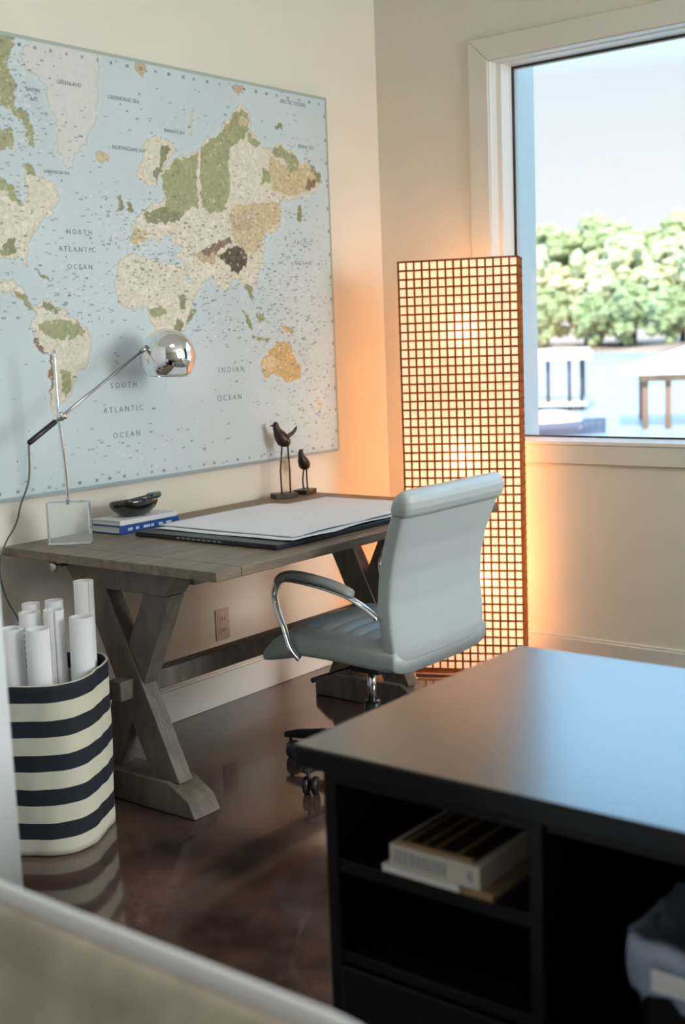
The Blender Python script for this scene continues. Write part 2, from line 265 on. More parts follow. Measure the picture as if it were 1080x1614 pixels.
# ------------------------------------------------------------------ world map on the wall
LAND = [
    ('ice', [(-1.885,2.262),(-1.840,2.312),(-1.606,2.328),(-1.572,2.315),(-1.580,2.232),(-1.592,2.151),(-1.604,2.100),(-1.642,2.038),(-1.666,2.003),(-1.702,1.980),(-1.711,1.932),(-1.742,1.937),(-1.763,1.980),(-1.766,2.033),(-1.763,2.064),(-1.785,2.108),(-1.798,2.176),(-1.821,2.200),(-1.862,2.205),(-1.871,2.230)]),
    ('tan', [(-1.609,1.989),(-1.581,1.997),(-1.551,1.988),(-1.561,1.968),(-1.589,1.960)]),
    ('olive', [(-2.047,2.319),(-1.911,2.319),(-1.910,2.277),(-1.935,2.254),(-1.932,2.209),(-1.914,2.155),(-1.930,2.106),(-1.873,2.085),(-1.860,2.039),(-1.865,1.981),(-1.881,1.989),(-1.888,2.045),(-1.910,2.071),(-1.943,2.095),(-1.989,2.099),(-2.007,2.032),(-1.937,2.030),(-1.937,1.980),(-2.082,1.951)]),
    ('cream', [(-1.905,1.939),(-1.874,1.932),(-1.860,1.898),(-1.805,1.885),(-1.775,1.846),(-1.786,1.808),(-1.837,1.805),(-1.796,1.788),(-1.847,1.769),(-1.873,1.733),(-1.900,1.699),(-1.916,1.665),(-1.925,1.646),(-1.920,1.617),(-1.932,1.620),(-1.941,1.649),(-2.013,1.641),(-2.091,1.617),(-2.198,1.651),(-2.173,1.907),(-1.997,1.884),(-1.960,1.862),(-1.933,1.813),(-1.917,1.808),(-1.901,1.847),(-1.903,1.886)]),
    ('olive', [(-2.175,1.889),(-1.997,1.888),(-1.959,1.866),(-1.919,1.810),(-1.939,1.803),(-1.982,1.844),(-2.179,1.848)]),
    ('olive', [(-1.905,1.939),(-1.874,1.932),(-1.860,1.898),(-1.882,1.901),(-1.895,1.886)]),
    ('olive2', [(-2.018,1.666),(-1.991,1.699),(-1.962,1.712),(-1.959,1.662),(-1.996,1.646)]),
    ('cream', [(-2.160,1.597),(-2.026,1.574),(-1.978,1.581),(-1.945,1.552),(-1.940,1.527),(-1.983,1.532),(-2.029,1.546),(-2.163,1.560)]),
    ('olive', [(-1.986,1.546),(-1.940,1.531),(-1.913,1.503),(-1.903,1.478),(-1.919,1.489),(-1.951,1.515)]),
    ('olive2', [(-1.898,1.613),(-1.855,1.598),(-1.827,1.583),(-1.856,1.586)]),
    ('cream', [(-1.913,1.501),(-1.868,1.513),(-1.831,1.509),(-1.779,1.487),(-1.753,1.460),(-1.692,1.425),(-1.680,1.406),(-1.687,1.356),(-1.713,1.303),(-1.755,1.282),(-1.764,1.243),(-1.785,1.208),(-1.825,1.194),(-1.839,1.162),(-1.847,1.124),(-1.863,1.121),(-1.868,1.174),(-1.858,1.287),(-1.853,1.339),(-1.903,1.377),(-1.911,1.418),(-1.924,1.440),(-1.899,1.472)]),
    ('olive', [(-1.894,1.444),(-1.817,1.457),(-1.728,1.442),(-1.701,1.412),(-1.758,1.399),(-1.810,1.392),(-1.848,1.403),(-1.884,1.420)]),
    ('olive2', [(-1.873,1.507),(-1.828,1.505),(-1.794,1.485),(-1.815,1.483),(-1.864,1.495)]),
    ('olive', [(-1.814,1.295),(-1.775,1.289),(-1.780,1.234),(-1.804,1.203),(-1.819,1.240)]),
    ('brown2', [(-1.907,1.408),(-1.897,1.380),(-1.853,1.343),(-1.843,1.339),(-1.850,1.262),(-1.865,1.182),(-1.860,1.263),(-1.856,1.337),(-1.908,1.375)]),
    ('cream', [(-1.555,1.618),(-1.533,1.650),(-1.474,1.675),(-1.361,1.648),(-1.282,1.645),(-1.230,1.635),(-1.215,1.580),(-1.152,1.565),(-1.187,1.529),(-1.216,1.479),(-1.236,1.435),(-1.271,1.391),(-1.343,1.383),(-1.393,1.404),(-1.412,1.459),(-1.424,1.491),(-1.503,1.487),(-1.545,1.507),(-1.564,1.544)]),
    ('olive', [(-1.424,1.491),(-1.334,1.493),(-1.326,1.476),(-1.403,1.459)]),
    ('olive2', [(-1.269,1.535),(-1.219,1.524),(-1.248,1.480),(-1.268,1.502)]),
    ('olive2', [(-1.288,1.447),(-1.245,1.439),(-1.274,1.395),(-1.318,1.392)]),
    ('olive2', [(-1.203,1.486),(-1.188,1.479),(-1.232,1.439),(-1.244,1.448)]),
    ('cream', [(-1.322,1.951),(-1.295,1.976),(-1.238,2.007),(-1.173,2.035),(-1.114,2.051),(-1.081,2.105),(-1.057,2.079),(-1.022,2.104),(-1.003,2.140),(-0.988,2.164),(-0.945,2.191),(-0.894,2.238),(-0.847,2.202),(-0.856,2.137),(-0.797,2.120),(-0.774,2.088),(-0.734,2.089),(-0.680,2.113),(-0.588,2.071),(-0.579,2.039),(-0.503,2.055),(-0.434,2.008),(-0.427,1.992),(-0.487,1.943),(-0.595,1.911),(-0.695,1.895),(-0.693,1.821),(-0.726,1.776),(-0.782,1.769),(-0.810,1.728),(-0.815,1.654),(-0.844,1.601),(-0.868,1.572),(-0.887,1.508),(-0.902,1.546),(-0.928,1.572),(-0.951,1.600),(-0.982,1.594),(-1.020,1.552),(-1.046,1.559),(-1.093,1.611),(-1.110,1.593),(-1.172,1.558),(-1.213,1.602),(-1.235,1.653),(-1.279,1.678),(-1.247,1.697),(-1.314,1.738),(-1.353,1.715),(-1.381,1.729),(-1.457,1.698),(-1.493,1.714),(-1.459,1.779),(-1.427,1.812),(-1.373,1.836),(-1.326,1.860),(-1.302,1.894),(-1.312,1.915)]),
    ('cream', [(-1.391,2.048),(-1.326,2.078),(-1.264,2.065),(-1.247,2.047),(-1.275,2.008),(-1.322,1.951),(-1.355,1.903),(-1.388,1.905),(-1.446,1.937),(-1.405,1.982)]),
    ('olive2', [(-1.310,2.054),(-1.272,2.043),(-1.308,1.975),(-1.349,1.912),(-1.354,1.954),(-1.324,2.000)]),
    ('olive2', [(-1.419,1.806),(-1.359,1.826),(-1.306,1.840),(-1.221,1.823),(-1.239,1.800),(-1.311,1.782),(-1.377,1.778),(-1.406,1.790)]),
    ('tan', [(-1.487,1.718),(-1.461,1.757),(-1.403,1.756),(-1.412,1.721),(-1.457,1.701)]),
    ('olive', [(-1.319,1.947),(-1.238,2.003),(-1.115,2.044),(-1.073,2.084),(-1.022,2.104),(-0.982,2.153),(-0.895,2.220),(-0.855,2.197),(-0.867,2.132),(-0.904,2.100),(-0.967,2.072),(-0.979,2.007),(-0.969,1.917),(-1.018,1.846),(-1.093,1.824),(-1.117,1.851),(-1.173,1.837),(-1.221,1.823),(-1.307,1.829),(-1.314,1.893)]),
    ('cream', [(-1.135,2.038),(-1.118,2.044),(-1.132,1.950),(-1.124,1.840),(-1.144,1.839),(-1.151,1.949)]),
    ('tan', [(-0.914,2.190),(-0.869,2.195),(-0.864,2.164),(-0.907,2.150)]),
    ('cream', [(-0.967,2.072),(-0.887,2.095),(-0.781,2.082),(-0.796,1.976),(-0.772,1.954),(-0.700,1.936),(-0.850,1.879),(-0.955,1.872),(-0.976,1.962)]),
    ('olive', [(-0.860,2.132),(-0.787,2.105),(-0.821,2.083),(-0.869,2.104)]),
    ('olive', [(-0.786,2.019),(-0.751,2.003),(-0.742,1.961),(-0.801,1.952)]),
    ('tan', [(-0.750,2.062),(-0.656,2.030),(-0.587,2.035),(-0.504,2.042),(-0.443,1.998),(-0.506,1.949),(-0.626,1.917),(-0.737,1.933),(-0.754,2.003)]),
    ('olive', [(-0.734,2.084),(-0.680,2.108),(-0.585,2.065),(-0.580,2.026),(-0.631,2.003),(-0.661,2.058),(-0.728,2.064)]),
    ('olive2', [(-0.503,2.055),(-0.434,2.008),(-0.452,1.982),(-0.494,2.024)]),
    ('brown2', [(-0.524,1.989),(-0.464,1.989),(-0.490,1.955),(-0.538,1.947)]),
    ('tan', [(-0.956,1.861),(-0.850,1.879),(-0.695,1.895),(-0.701,1.816),(-0.785,1.774),(-0.856,1.691),(-0.933,1.700),(-0.980,1.768),(-0.986,1.825)]),
    ('tan2', [(-0.986,1.825),(-0.905,1.841),(-0.856,1.785),(-0.946,1.762),(-0.975,1.791)]),
    ('brown', [(-1.054,1.680),(-1.019,1.704),(-0.949,1.716),(-0.905,1.694),(-0.901,1.654),(-0.953,1.618),(-1.006,1.640)]),
    ('tan2', [(-1.201,1.676),(-1.102,1.702),(-1.053,1.689),(-1.073,1.650),(-1.145,1.655)]),
    ('brown2', [(-1.143,1.687),(-1.050,1.731),(-0.991,1.751),(-0.979,1.733),(-1.053,1.696),(-1.121,1.672)]),
    ('olive2', [(-0.921,1.577),(-0.879,1.572),(-0.883,1.511),(-0.900,1.530)]),
    ('olive2', [(-0.942,1.478),(-0.921,1.473),(-0.883,1.411),(-0.891,1.401),(-0.917,1.435)]),
    ('olive', [(-0.865,1.461),(-0.829,1.467),(-0.823,1.439),(-0.853,1.425)]),
    ('olive2', [(-0.892,1.382),(-0.799,1.370),(-0.799,1.363),(-0.893,1.368)]),
    ('gold', [(-0.727,1.432),(-0.697,1.422),(-0.653,1.402),(-0.661,1.387),(-0.706,1.403)]),
    ('olive2', [(-0.589,1.890),(-0.570,1.886),(-0.565,1.835),(-0.586,1.822),(-0.600,1.845)]),
    ('olive2', [(-1.526,1.858),(-1.507,1.859),(-1.504,1.822),(-1.524,1.817)]),
    ('olive2', [(-1.488,1.844),(-1.466,1.833),(-1.462,1.810),(-1.485,1.811)]),
    ('tan2', [(-1.416,2.302),(-1.377,2.316),(-1.359,2.290),(-1.382,2.262),(-1.407,2.270)]),
    ('ice', [(-1.169,2.166),(-1.142,2.186),(-1.160,2.123),(-1.160,2.088),(-1.178,2.100)]),
    ('tan2', [(-0.916,2.307),(-0.872,2.300),(-0.906,2.264),(-0.938,2.282)]),
    ('olive2', [(-0.712,2.180),(-0.667,2.190),(-0.661,2.172),(-0.699,2.163)]),
    ('gold', [(-0.841,1.297),(-0.794,1.324),(-0.752,1.350),(-0.706,1.353),(-0.675,1.358),(-0.662,1.315),(-0.616,1.248),(-0.619,1.211),(-0.670,1.198),(-0.716,1.205),(-0.774,1.243),(-0.839,1.221),(-0.850,1.263)]),
    ('tan', [(-0.849,1.280),(-0.781,1.307),(-0.746,1.269),(-0.785,1.248),(-0.834,1.231)]),
    ('cream', [(-0.520,1.131),(-0.488,1.104),(-0.507,1.066),(-0.522,1.093)]),
]
WORDS = [
    ('N O R T H', -1.702, 1.734, 0.0182),
    ('A T L A N T I C', -1.715, 1.679, 0.0182),
    ('O C E A N', -1.709, 1.623, 0.0183),
    ('S O U T H', -1.553, 1.232, 0.0214),
    ('A T L A N T I C', -1.560, 1.151, 0.0214),
    ('O C E A N', -1.553, 1.064, 0.0216),
    ('I N D I A N', -1.017, 1.261, 0.0235),
    ('O C E A N', -1.035, 1.158, 0.0235),
    ('GREENLAND', -1.703, 2.198, 0.0138),
    ('BAFFIN', -1.849, 2.160, 0.0134),
    ('BAY', -1.847, 2.132, 0.0135),
    ('GREENLAND SEA', -1.474, 2.178, 0.0145),
    ('NORWEGIAN SEA', -1.465, 2.018, 0.0146),
    ('LABRADOR SEA', -1.777, 1.917, 0.0118),
    ('BARENTS SEA', -1.246, 2.097, 0.0130),
    ('ARCTIC OCEAN', -0.594, 2.272, 0.0168),
    ('BERING SEA', -0.527, 2.113, 0.0147),
    ('P A C I F I C', -0.568, 1.741, 0.0173),
    ('O C E A N', -0.573, 1.662, 0.0174),
]

MY0, MY1, MZ0, MZ1, MX = -2.50, -.386, .897, 2.319, .03
def inside(poly, Y, Z):
    r = np.zeros(Y.shape, bool); n = len(poly); j = n-1
    for i in range(n):
        yi, zi = poly[i]; yj, zj = poly[j]
        c = ((zi > Z) != (zj > Z)) & (Y < (yj-yi)*(Z-zi)/(zj-zi+1e-12)+yi)
        r ^= c; j = i
    return r
def vnoise(shape, cells, rng):
    h, w = shape; g = rng.random((cells[0]+2, cells[1]+2))
    yy = np.linspace(0, cells[0], h); xx = np.linspace(0, cells[1], w)
    yi = np.floor(yy).astype(int); xi = np.floor(xx).astype(int)
    fy = (yy-yi)[:, None]; fx = (xx-xi)[None, :]; fy = fy*fy*(3-2*fy); fx = fx*fx*(3-2*fx)
    a = g[yi][:, xi]; b = g[yi][:, xi+1]; c = g[yi+1][:, xi]; d = g[yi+1][:, xi+1]
    return (a*(1-fx)+b*fx)*(1-fy)+(c*(1-fx)+d*fx)*fy
def blur(a, k):
    for ax in (0, 1):
        p = np.pad(a, [(k, k) if i == ax else (0, 0) for i in (0, 1)], mode='edge'); c = np.cumsum(p, axis=ax)
        c = np.concatenate([np.zeros_like(np.take(c, [0], ax)), c], ax)
        n0 = a.shape[ax]; a = (np.take(c, range(2*k+1, 2*k+1+n0), ax)-np.take(c, range(0, n0), ax))/(2*k+1)
    return a
def map_canvas():
    NY, NZ = 640, 430
    rng = np.random.default_rng(4)
    ys = np.linspace(MY0, MY1, NY); zs = np.linspace(MZ0, MZ1, NZ)
    Y, Z = np.meshgrid(ys, zs)
    wob = .010
    n1 = vnoise(Y.shape, (90, 130), rng)-.5; n2 = vnoise(Y.shape, (90, 130), rng)-.5
    n3 = vnoise(Y.shape, (200, 300), rng)-.5; n4 = vnoise(Y.shape, (200, 300), rng)-.5
    Yw = Y+wob*n1*1.6+.006*n3; Zw = Z+wob*n2*1.6+.006*n4
    C = np.empty(Y.shape+(3,))
    C[:] = (196, 210, 212)
    big = vnoise(Y.shape, (7, 10), rng); C += (big[..., None]-.5)*10
    cols = {'ice': (214, 212, 204), 'cream': (222, 215, 196), 'olive': (164, 166, 124), 'olive2': (146, 146, 112), 'tan': (206, 190, 150),
            'tan2': (196, 176, 146), 'brown': (92, 80, 62), 'brown2': (140, 118, 96), 'gold': (206, 176, 120)}
    land = np.zeros(Y.shape)
    masks = []
    for k, poly in LAND:
        m = inside(poly, Yw, Zw); masks.append((k, m)); land[m] = 1
    near = blur(blur(land, 5), 5)
    C += near[..., None]*np.array((16, 13, 10))
    f = vnoise(Y.shape, (150, 220), rng); f2 = vnoise(Y.shape, (60, 90), rng)
    for k, m in masks:
        C[m] = cols[k]
    amp = {'cream': 1, 'tan': 1, 'olive': .5, 'gold': 1.5}
    lm = land > 0
    dark = (f > .66) & (f2 > .48) & lm
    C[dark] = C[dark]*.76+np.array((128, 122, 84))*.24
    C[lm] += ((f-.5)[..., None]*30)[lm]
    gl = inside(LAND[0][1], Yw, Zw); C[gl] = np.array((212, 211, 205))+(f[gl, None]-.5)*6
    # coast line
    edge = (np.abs(blur(land, 1)-.5) < .35)
    C[edge] = C[edge]*.84+np.array((120, 125, 95))*.16
    # printed specks: names and islands
    def speck(y, z, w, h, col, a):
        i0 = int((y-MY0)/(MY1-MY0)*NY); j0 = int((z-MZ0)/(MZ1-MZ0)*NZ)
        w = max(1, int(w)); h = max(1, int(h))
        i1, j1 = i0+w, j0+h
        if 0 <= i0 and i1 < NY and 0 <= j0 and j1 < NZ: C[j0:j1, i0:i1] = C[j0:j1, i0:i1]*(1-a)+np.array(col)*a
    R = random.Random(11)
    def field(yc, zc, sy, sz, n):
        for _ in range(n):
            y = R.gauss(yc, sy); z = R.gauss(zc, sz)
            if R.random() < .6: speck(y, z, R.randint(1, 5), R.choice((1, 1, 2)), (112, 118, 112), R.uniform(.3, .7))
            else: speck(y, z, R.randint(1, 4), R.randint(1, 3), (226, 224, 212), .55)
    field(-.72, 1.62, .14, .2, 620); field(-.58, 1.35, .14, .22, 620); field(-.55, 1.08, .1, .12, 170)
    field(-1.0, 1.48, .16, .1, 200); field(-1.35, 1.62, .16, .12, 420); field(-1.45, 1.75, .14, .08, 260)
    field(-1.78, 1.52, .12, .05, 160); field(-1.95, 1.75, .14, .14, 200); field(-1.0, 1.75, .22, .1, 330)
    field(-1.3, 1.30, .5, .2, 120); field(-1.5, 1.0, .5, .06, 120); field(-1.2, 2.1, .35, .1, 160); field(-.6, 2.0, .12, .1, 120)
    field(-1.9, 2.1, .08, .12, 260)
    # border: graticule figures and thin edge lines
    for k in range(34):
        y = MY0+.03+k*.0635
        for z in (MZ0+.026, MZ1-.034): speck(y+R.uniform(-.006, .006), z, R.choice((3, 4)), 3, (84, 96, 98), R.uniform(.3, .75))
    for k in range(16):
        z = MZ0+.08+k*.09
        speck(MY1-.022, z, 4, 4, (90, 90, 85), .5)
    C[:4] = (150, 165, 165); C[-4:] = (170, 180, 170); C[:, -4:] = (165, 172, 165)
    C = np.clip(C, 0, 255)/255
    L = np.where(C <= .04045, C/12.92, ((C+.055)/1.055)**2.4)
    me = bpy.data.meshes.new('world_map')
    verts = np.stack([np.full(Y.size, MX), Y.ravel(), Z.ravel()], 1)
    idx = np.arange(NY*NZ).reshape(NZ, NY)
    q = np.stack([idx[:-1, :-1], idx[:-1, 1:], idx[1:, 1:], idx[1:, :-1]], -1).reshape(-1, 4)
    # wrapped sides and back
    base = len(verts)
    back = np.array([(.004, MY0, MZ0), (.004, MY1, MZ0), (.004, MY1, MZ1), (.004, MY0, MZ1)])
    verts = np.vstack([verts, back]); c = [idx[0, 0], idx[0, -1], idx[-1, -1], idx[-1, 0]]
    extra = [(base+i, base+(i+1) % 4, c[(i+1) % 4], c[i]) for i in range(4)]+[(base+3, base+2, base+1, base)]
    faces = np.vstack([q, np.array(extra)])
    me.vertices.add(len(verts)); me.vertices.foreach_set('co', verts.ravel())
    me.loops.add(faces.size); me.loops.foreach_set('vertex_index', faces.ravel().astype(np.int32))
    me.polygons.add(len(faces)); me.polygons.foreach_set('loop_start', np.arange(0, faces.size, 4, dtype=np.int32))
    me.polygons.foreach_set('loop_total', np.full(len(faces), 4, dtype=np.int32))
    me.update(); me.validate()
    at = me.color_attributes.new('print', 'FLOAT_COLOR', 'POINT')
    col = np.ones((len(verts), 4)); col[:base, :3] = L.reshape(-1, 3); col[base:, :3] = (.45, .52, .52)
    at.data.foreach_set('color', col.ravel())
    m = bpy.data.materials.new('printed_map_canvas'); m.use_nodes = True
    n = m.node_tree.nodes; b = n['Principled BSDF']; a = n.new('ShaderNodeAttribute'); a.attribute_name = 'print'
    m.node_tree.links.new(a.outputs['Color'], b.inputs['Base Color']); b.inputs['Roughness'].default_value = .5
    b.inputs['Specular IOR Level'].default_value = .4
    me.materials.append(m)
    o = bpy.data.objects.new('world_map', me); S.collection.objects.link(o)
    return tag(o, 'large frameless world map print in pale blue, cream and olive on the wall', 'map')
wmap = map_canvas()
for i, (t, y, z, h) in enumerate(WORDS):
    cu = bpy.data.curves.new('map_lettering', 'FONT'); cu.body = t.title() if ' ' in t and t[1] == ' ' else t
    if t[1] == ' ': cu.body = t
    cu.size = h*1.25; cu.align_x = 'CENTER'; cu.align_y = 'CENTER'; cu.extrude = .0002
    tmp = bpy.data.objects.new('tmp_text', cu); S.collection.objects.link(tmp)
    dg = bpy.context.evaluated_depsgraph_get(); me = bpy.data.meshes.new_from_object(tmp.evaluated_get(dg))
    bpy.data.objects.remove(tmp)
    me.transform(Matrix.Translation((MX+.0006, y, z)) @ Matrix(((0, 0, 1, 0), (1, 0, 0, 0), (0, 1, 0, 0), (0, 0, 0, 1))))
    me.materials.clear(); me.materials.append(M['ink_dark'])
    o = bpy.data.objects.new('map_lettering', me); S.collection.objects.link(o); o.parent = wmap

# ------------------------------------------------------------------ trestle desk
DX0, DX1, DY0, DY1, DZ = .03, .95, -2.095, -.655, .76
desk = thing('trestle_desk', (.49, -1.4, 0), 'weathered grey wood trestle desk with crossed legs against the map wall', 'desk')
bm = NB(); add_box(bm, DX0, DX1, DY0+.1, DY1-.1, DZ-.028, DZ); add_box(bm, DX0, DX1, DY0, DY0+.0985, DZ-.028, DZ); add_box(bm, DX0, DX1, DY1-.0985, DY1, DZ-.028, DZ)
obj('tabletop', bm, M['wood'], desk, bevel=.003)
bm = NB(); add_box(bm, .27, .31, -1.93, -.83, .672, .732); add_box(bm, .66, .70, -1.93, -.83, .672, .732)
obj('apron_rail', bm, M['wood_leg'], desk, bevel=.003)
for yc in (-1.97, -.80):
    h = .042
    bm = NB(); add_prism(bm, [(.225, .732), (.225, .705), (.27, .648), (.66, .648), (.705, .705), (.705, .732)], (yc-h, yc+h), 'y')
    obj('top_beam', bm, M['wood_leg'], desk, bevel=.004)
    bm = NB(); add_prism(bm, [(.235, 0), (.235, .05), (.30, .095), (.64, .095), (.72, .05), (.745, 0)], (yc-.055, yc+.055), 'y')
    obj('foot_beam', bm, M['wood_leg'], desk, bevel=.006)
    bm = NB(); add_prism(bm, [(.285, .648), (.40, .648), (.67, .09), (.555, .09)], (yc-h*.85, yc+h*.5), 'y')
    obj('leg', bm, M['wood_leg'], desk, bevel=.004)
    bm = NB(); add_prism(bm, [(.555, .648), (.67, .648), (.40, .09), (.285, .09)], (yc-h*.7, yc+h*.7), 'y')
    obj('leg', bm, M['wood_leg'], desk, bevel=.004)
bm = NB(); add_box(bm, .445, .50, -2.06, -.71, .325, .385); obj('stretcher', bm, M['wood_leg'], desk, bevel=.004)
bm = NB(); add_lathe(bm, [(.001, 0), (.017, 0), (.017, .006), (.011, .009), (.001, .009)], (0, 0, 0), 20, Matrix.Translation((.235, -2.06, .71)) @ Matrix.Rotation(math.pi/2, 4, 'X'))
add_tube(bm, [(.235, -2.061, .71), (.235, -2.01, .71)], .006, 8)
obj('bracket_bolt', bm, M['steel'], desk, smooth=True)

# ------------------------------------------------------------------ desk lamp
lamp = thing('desk_lamp', (.19, -1.955, DZ), 'chrome desk lamp with a ball shade on a slanted arm, clear block base', 'lamp')
acr = bpy.data.materials.new('clear_acrylic'); acr.use_nodes = True
b = acr.node_tree.nodes['Principled BSDF']; b.inputs['Base Color'].default_value = (.93, .98, .97, 1); b.inputs['Roughness'].default_value = .04
b.inputs['Transmission Weight'].default_value = .8; b.inputs['IOR'].default_value = 1.45
Rz = Matrix.Translation((.19, -1.955, 0)) @ Matrix.Rotation(math.radians(40), 4, 'Z')
bm = NB(); add_box(bm, -.066, .066, -.022, .022, DZ+.001, DZ+.133, Rz); obj('base_block', bm, acr, lamp, bevel=.003)
bm = NB(); add_tube(bm, smooth_path([(.19, -1.955, .885), (.19, -1.957, 1.0), (.19, -1.962, 1.08), (.19, -1.968, 1.17), (.19, -1.968, 1.36)]), .0055, 12); obj('pole', bm, M['chrome'], lamp, smooth=True)
a0 = Vector((.20, -2.092, 1.088)); a1 = Vector((.20, -1.605, 1.352)); ad = (a1-a0).normalized()
bm = NB(); add_tube(bm, [a0, a1], .0048, 10); arm = obj('arm', bm, M['steel'], lamp, smooth=True)
bm = NB(); add_tube(bm, [a0-ad*.004, a0, a0+ad*.115, a0+ad*.12], [.005, .0085, .0085, .005], 12); obj('counterweight', bm, M['plastic'], arm, smooth=True)
bm = NB(); bmesh.ops.create_uvsphere(bm, u_segments=20, v_segments=12, radius=.016, matrix=Matrix.Translation((.197, -1.966, 1.158)))
add_tube(bm, [(.197, -1.966, 1.158), (.222, -1.966, 1.158)], .008, 12); obj('clamp_knob', bm, M['chrome'], lamp, smooth=True)
sc = Vector((.20, -1.505, 1.322)); rs = .094
bm = NB(); prof = []
for i in range(27):
    a = math.pi*(i/26)*.745; prof.append((max(.001, rs*math.sin(a)), rs*math.cos(a)))
prof2 = [(max(.001, r*.975), z*.975) for r, z in reversed(prof)]
Rt = Matrix.Translation(sc) @ Matrix.Rotation(math.radians(-4), 4, 'X')
rings = [[Rt @ Vector((r*math.cos(2*math.pi*k/48), r*math.sin(2*math.pi*k/48), z)) for k in range(48)] for r, z in prof+prof2]
ring_skin(bm, rings); obj('lamp_shade', bm, M['chrome'], lamp, smooth=True)
bm = NB(); add_tube(bm, [a1-ad*.02, a1+ad*.012], .008, 12); obj('shade_joint', bm, M['steel'], lamp, smooth=True)
bm = NB(); add_tube(bm, smooth_path([(.195, -2.09, 1.085), (.19, -2.095, .98), (.16, -2.11, .90), (.13, -2.10, .86), (.09, -2.09, .82), (.06, -2.105, .77), (.05, -2.125, .70), (.04, -2.10, .60), (.04, -2.05, .50), (.04, -2.0, .36), (.03, -1.95, .25)]), .0028, 8)
obj('power_cord', bm, M['cord'], lamp, smooth=True)

# ------------------------------------------------------------------ books and bowl on the desk
def book(name, x0, x1, y0, y1, z0, z1, cover, pages, spine, label, group, cat='book'):
    """spine: side the spine is on (+x,-y...)"""
    t = min(.003, (z1-z0)*.15)
    root = thing(name, ((x0+x1)/2, (y0+y1)/2, z0), label, cat, group)
    bm = NB(); add_box(bm, x0, x1, y0, y1, z0, z0+t); add_box(bm, x0, x1, y0, y1, z1-t, z1)
    if spine == '+x': add_box(bm, x1-t, x1, y0, y1, z0+t, z1-t)
    if spine == '-y': add_box(bm, x0, x1, y0, y0+t, z0+t, z1-t)
    obj('cover', bm, cover, root, bevel=.0006)
    i = .004; bm = NB()
    add_box(bm, x0+i, x1-(t if spine == '+x' else i), y0+(t if spine == '-y' else i), y1-i, z0+t, z1-t)
    obj('pages', bm, pages, root)
    return root
M['spine_print'] = mat('pale_spine_print', rgb(190, 205, 230), .6)
G1 = 'books under the dark bowl'
bk = book('book', .055, .205, -1.765, -1.50, DZ+.001, DZ+.027, M['blue_cover'], M['paper'], '+x', 'blue-spined book lying at the bottom under the dark bowl', G1)
bm = NB()
for k, w in enumerate((.02, .014, .03, .012, .018, .024)):
    y = -1.73+k*.034; add_box(bm, .205, .2056, y, y+w, DZ+.009, DZ+.018)
obj('spine_lettering', bm, M['spine_print'], bk)
bk = book('book', .062, .203, -1.76, -1.505, DZ+.028, DZ+.044, M['white_cover'], M['paper'], '+x', 'white book lying directly under the dark bowl', G1)
bc = (.135, -1.635, DZ+.0445)
bowl = thing('bowl', bc, 'low dark glazed bowl with a folded lip, on the white book', 'bowl')
bm = NB(); rings = []
prof = [(.035, 0), (.06, .004), (.088, .022), (.100, .040), (.098, .050), (.088, .054), (.070, .048), (.045, .030), (.02, .022), (.001, .021)]
for r, z in prof:
    ring = []
    for k in range(48):
        a = 2*math.pi*k/48
        w = 1+.04*math.cos(2*a+.6); zz = z*(1+.16*math.sin(a*1+1.9)*(z > .03))
        ring.append(Vector((bc[0]+r*w*.62*math.cos(a), bc[1]+r*w*math.sin(a), bc[2]+zz)))
    rings.append(ring)
ring_skin(bm, rings); obj('bowl_body', bm, M['bowl'], bowl, smooth=True)
bm = NB(); pts = []
for k in range(19):
    a = math.radians(-60+k*10); pts.append((bc[0]+.058*math.cos(a), bc[1]+.02+.078*math.sin(a), bc[2]+.056+.006*math.sin(k/18*math.pi)))
add_tube(bm, pts, [.004+.007*math.sin(math.pi*k/18) for k in range(19)], 10); obj('folded_lip', bm, M['bowl'], bowl, smooth=True)

# black portfolio and the drawing sheets
pf = thing('portfolio', (.6, -1.4, DZ), 'flat black portfolio lying under the white drawing sheets', 'portfolio')
bm = NB(); add_box(bm, .27, .872, -1.76, -1.12, DZ+.001, DZ+.016); obj('portfolio_cover', bm, M['dark_cover'], pf, bevel=.003)
bm = NB()
for k in range(9): add_box(bm, .46+k*.022, .474+k*.022, -1.7606, -1.76, DZ+.006, DZ+.011)
obj('edge_lettering', bm, M['ink'], pf)
def sheet(x0, x1, y0, y1, z, curl, wav, seed, label):
    R = random.Random(seed); bm = NB(); nx, ny = 26, 30; g = []
    for j in range(ny+1):
        row = []
        for i in range(nx+1):
            u, v = i/nx, j/ny
            x = x0+(x1-x0)*u; y = y0+(y1-y0)*v
            zz = z+wav*(math.sin(u*9+seed)*math.sin(v*7+seed*2)*.5+.5)+curl*max(0, u-.9)**1.2*6*abs(math.sin(v*9+seed))
            if y > -1.12+.02: zz -= .0135*min(1, (y+1.10)/.06)
            row.append(bm.verts.new((x+.012*math.sin(v*5+seed), y, zz)))
        g.append(row)
    for j in range(ny):
        for i in range(nx): bm.faces.new((g[j][i], g[j][i+1], g[j+1][i+1], g[j+1][i]))
    o = obj('drawing_sheet', bm, M['paper'], smooth=True)
    s = o.modifiers.new('thick', 'SOLIDIFY'); s.thickness = .0006; s.offset = 1
    return tag(o, label, 'paper', 'drawing sheets on the desk')
sheet(.29, .875, -1.70, -.86, DZ+.0172, .012, .002, 1, 'lowest large white drawing sheet, its curled edge over the black portfolio')
sheet(.27, .855, -1.66, -.80, DZ+.0205, .010, .0025, 3, 'topmost large white drawing sheet spread on the desk')

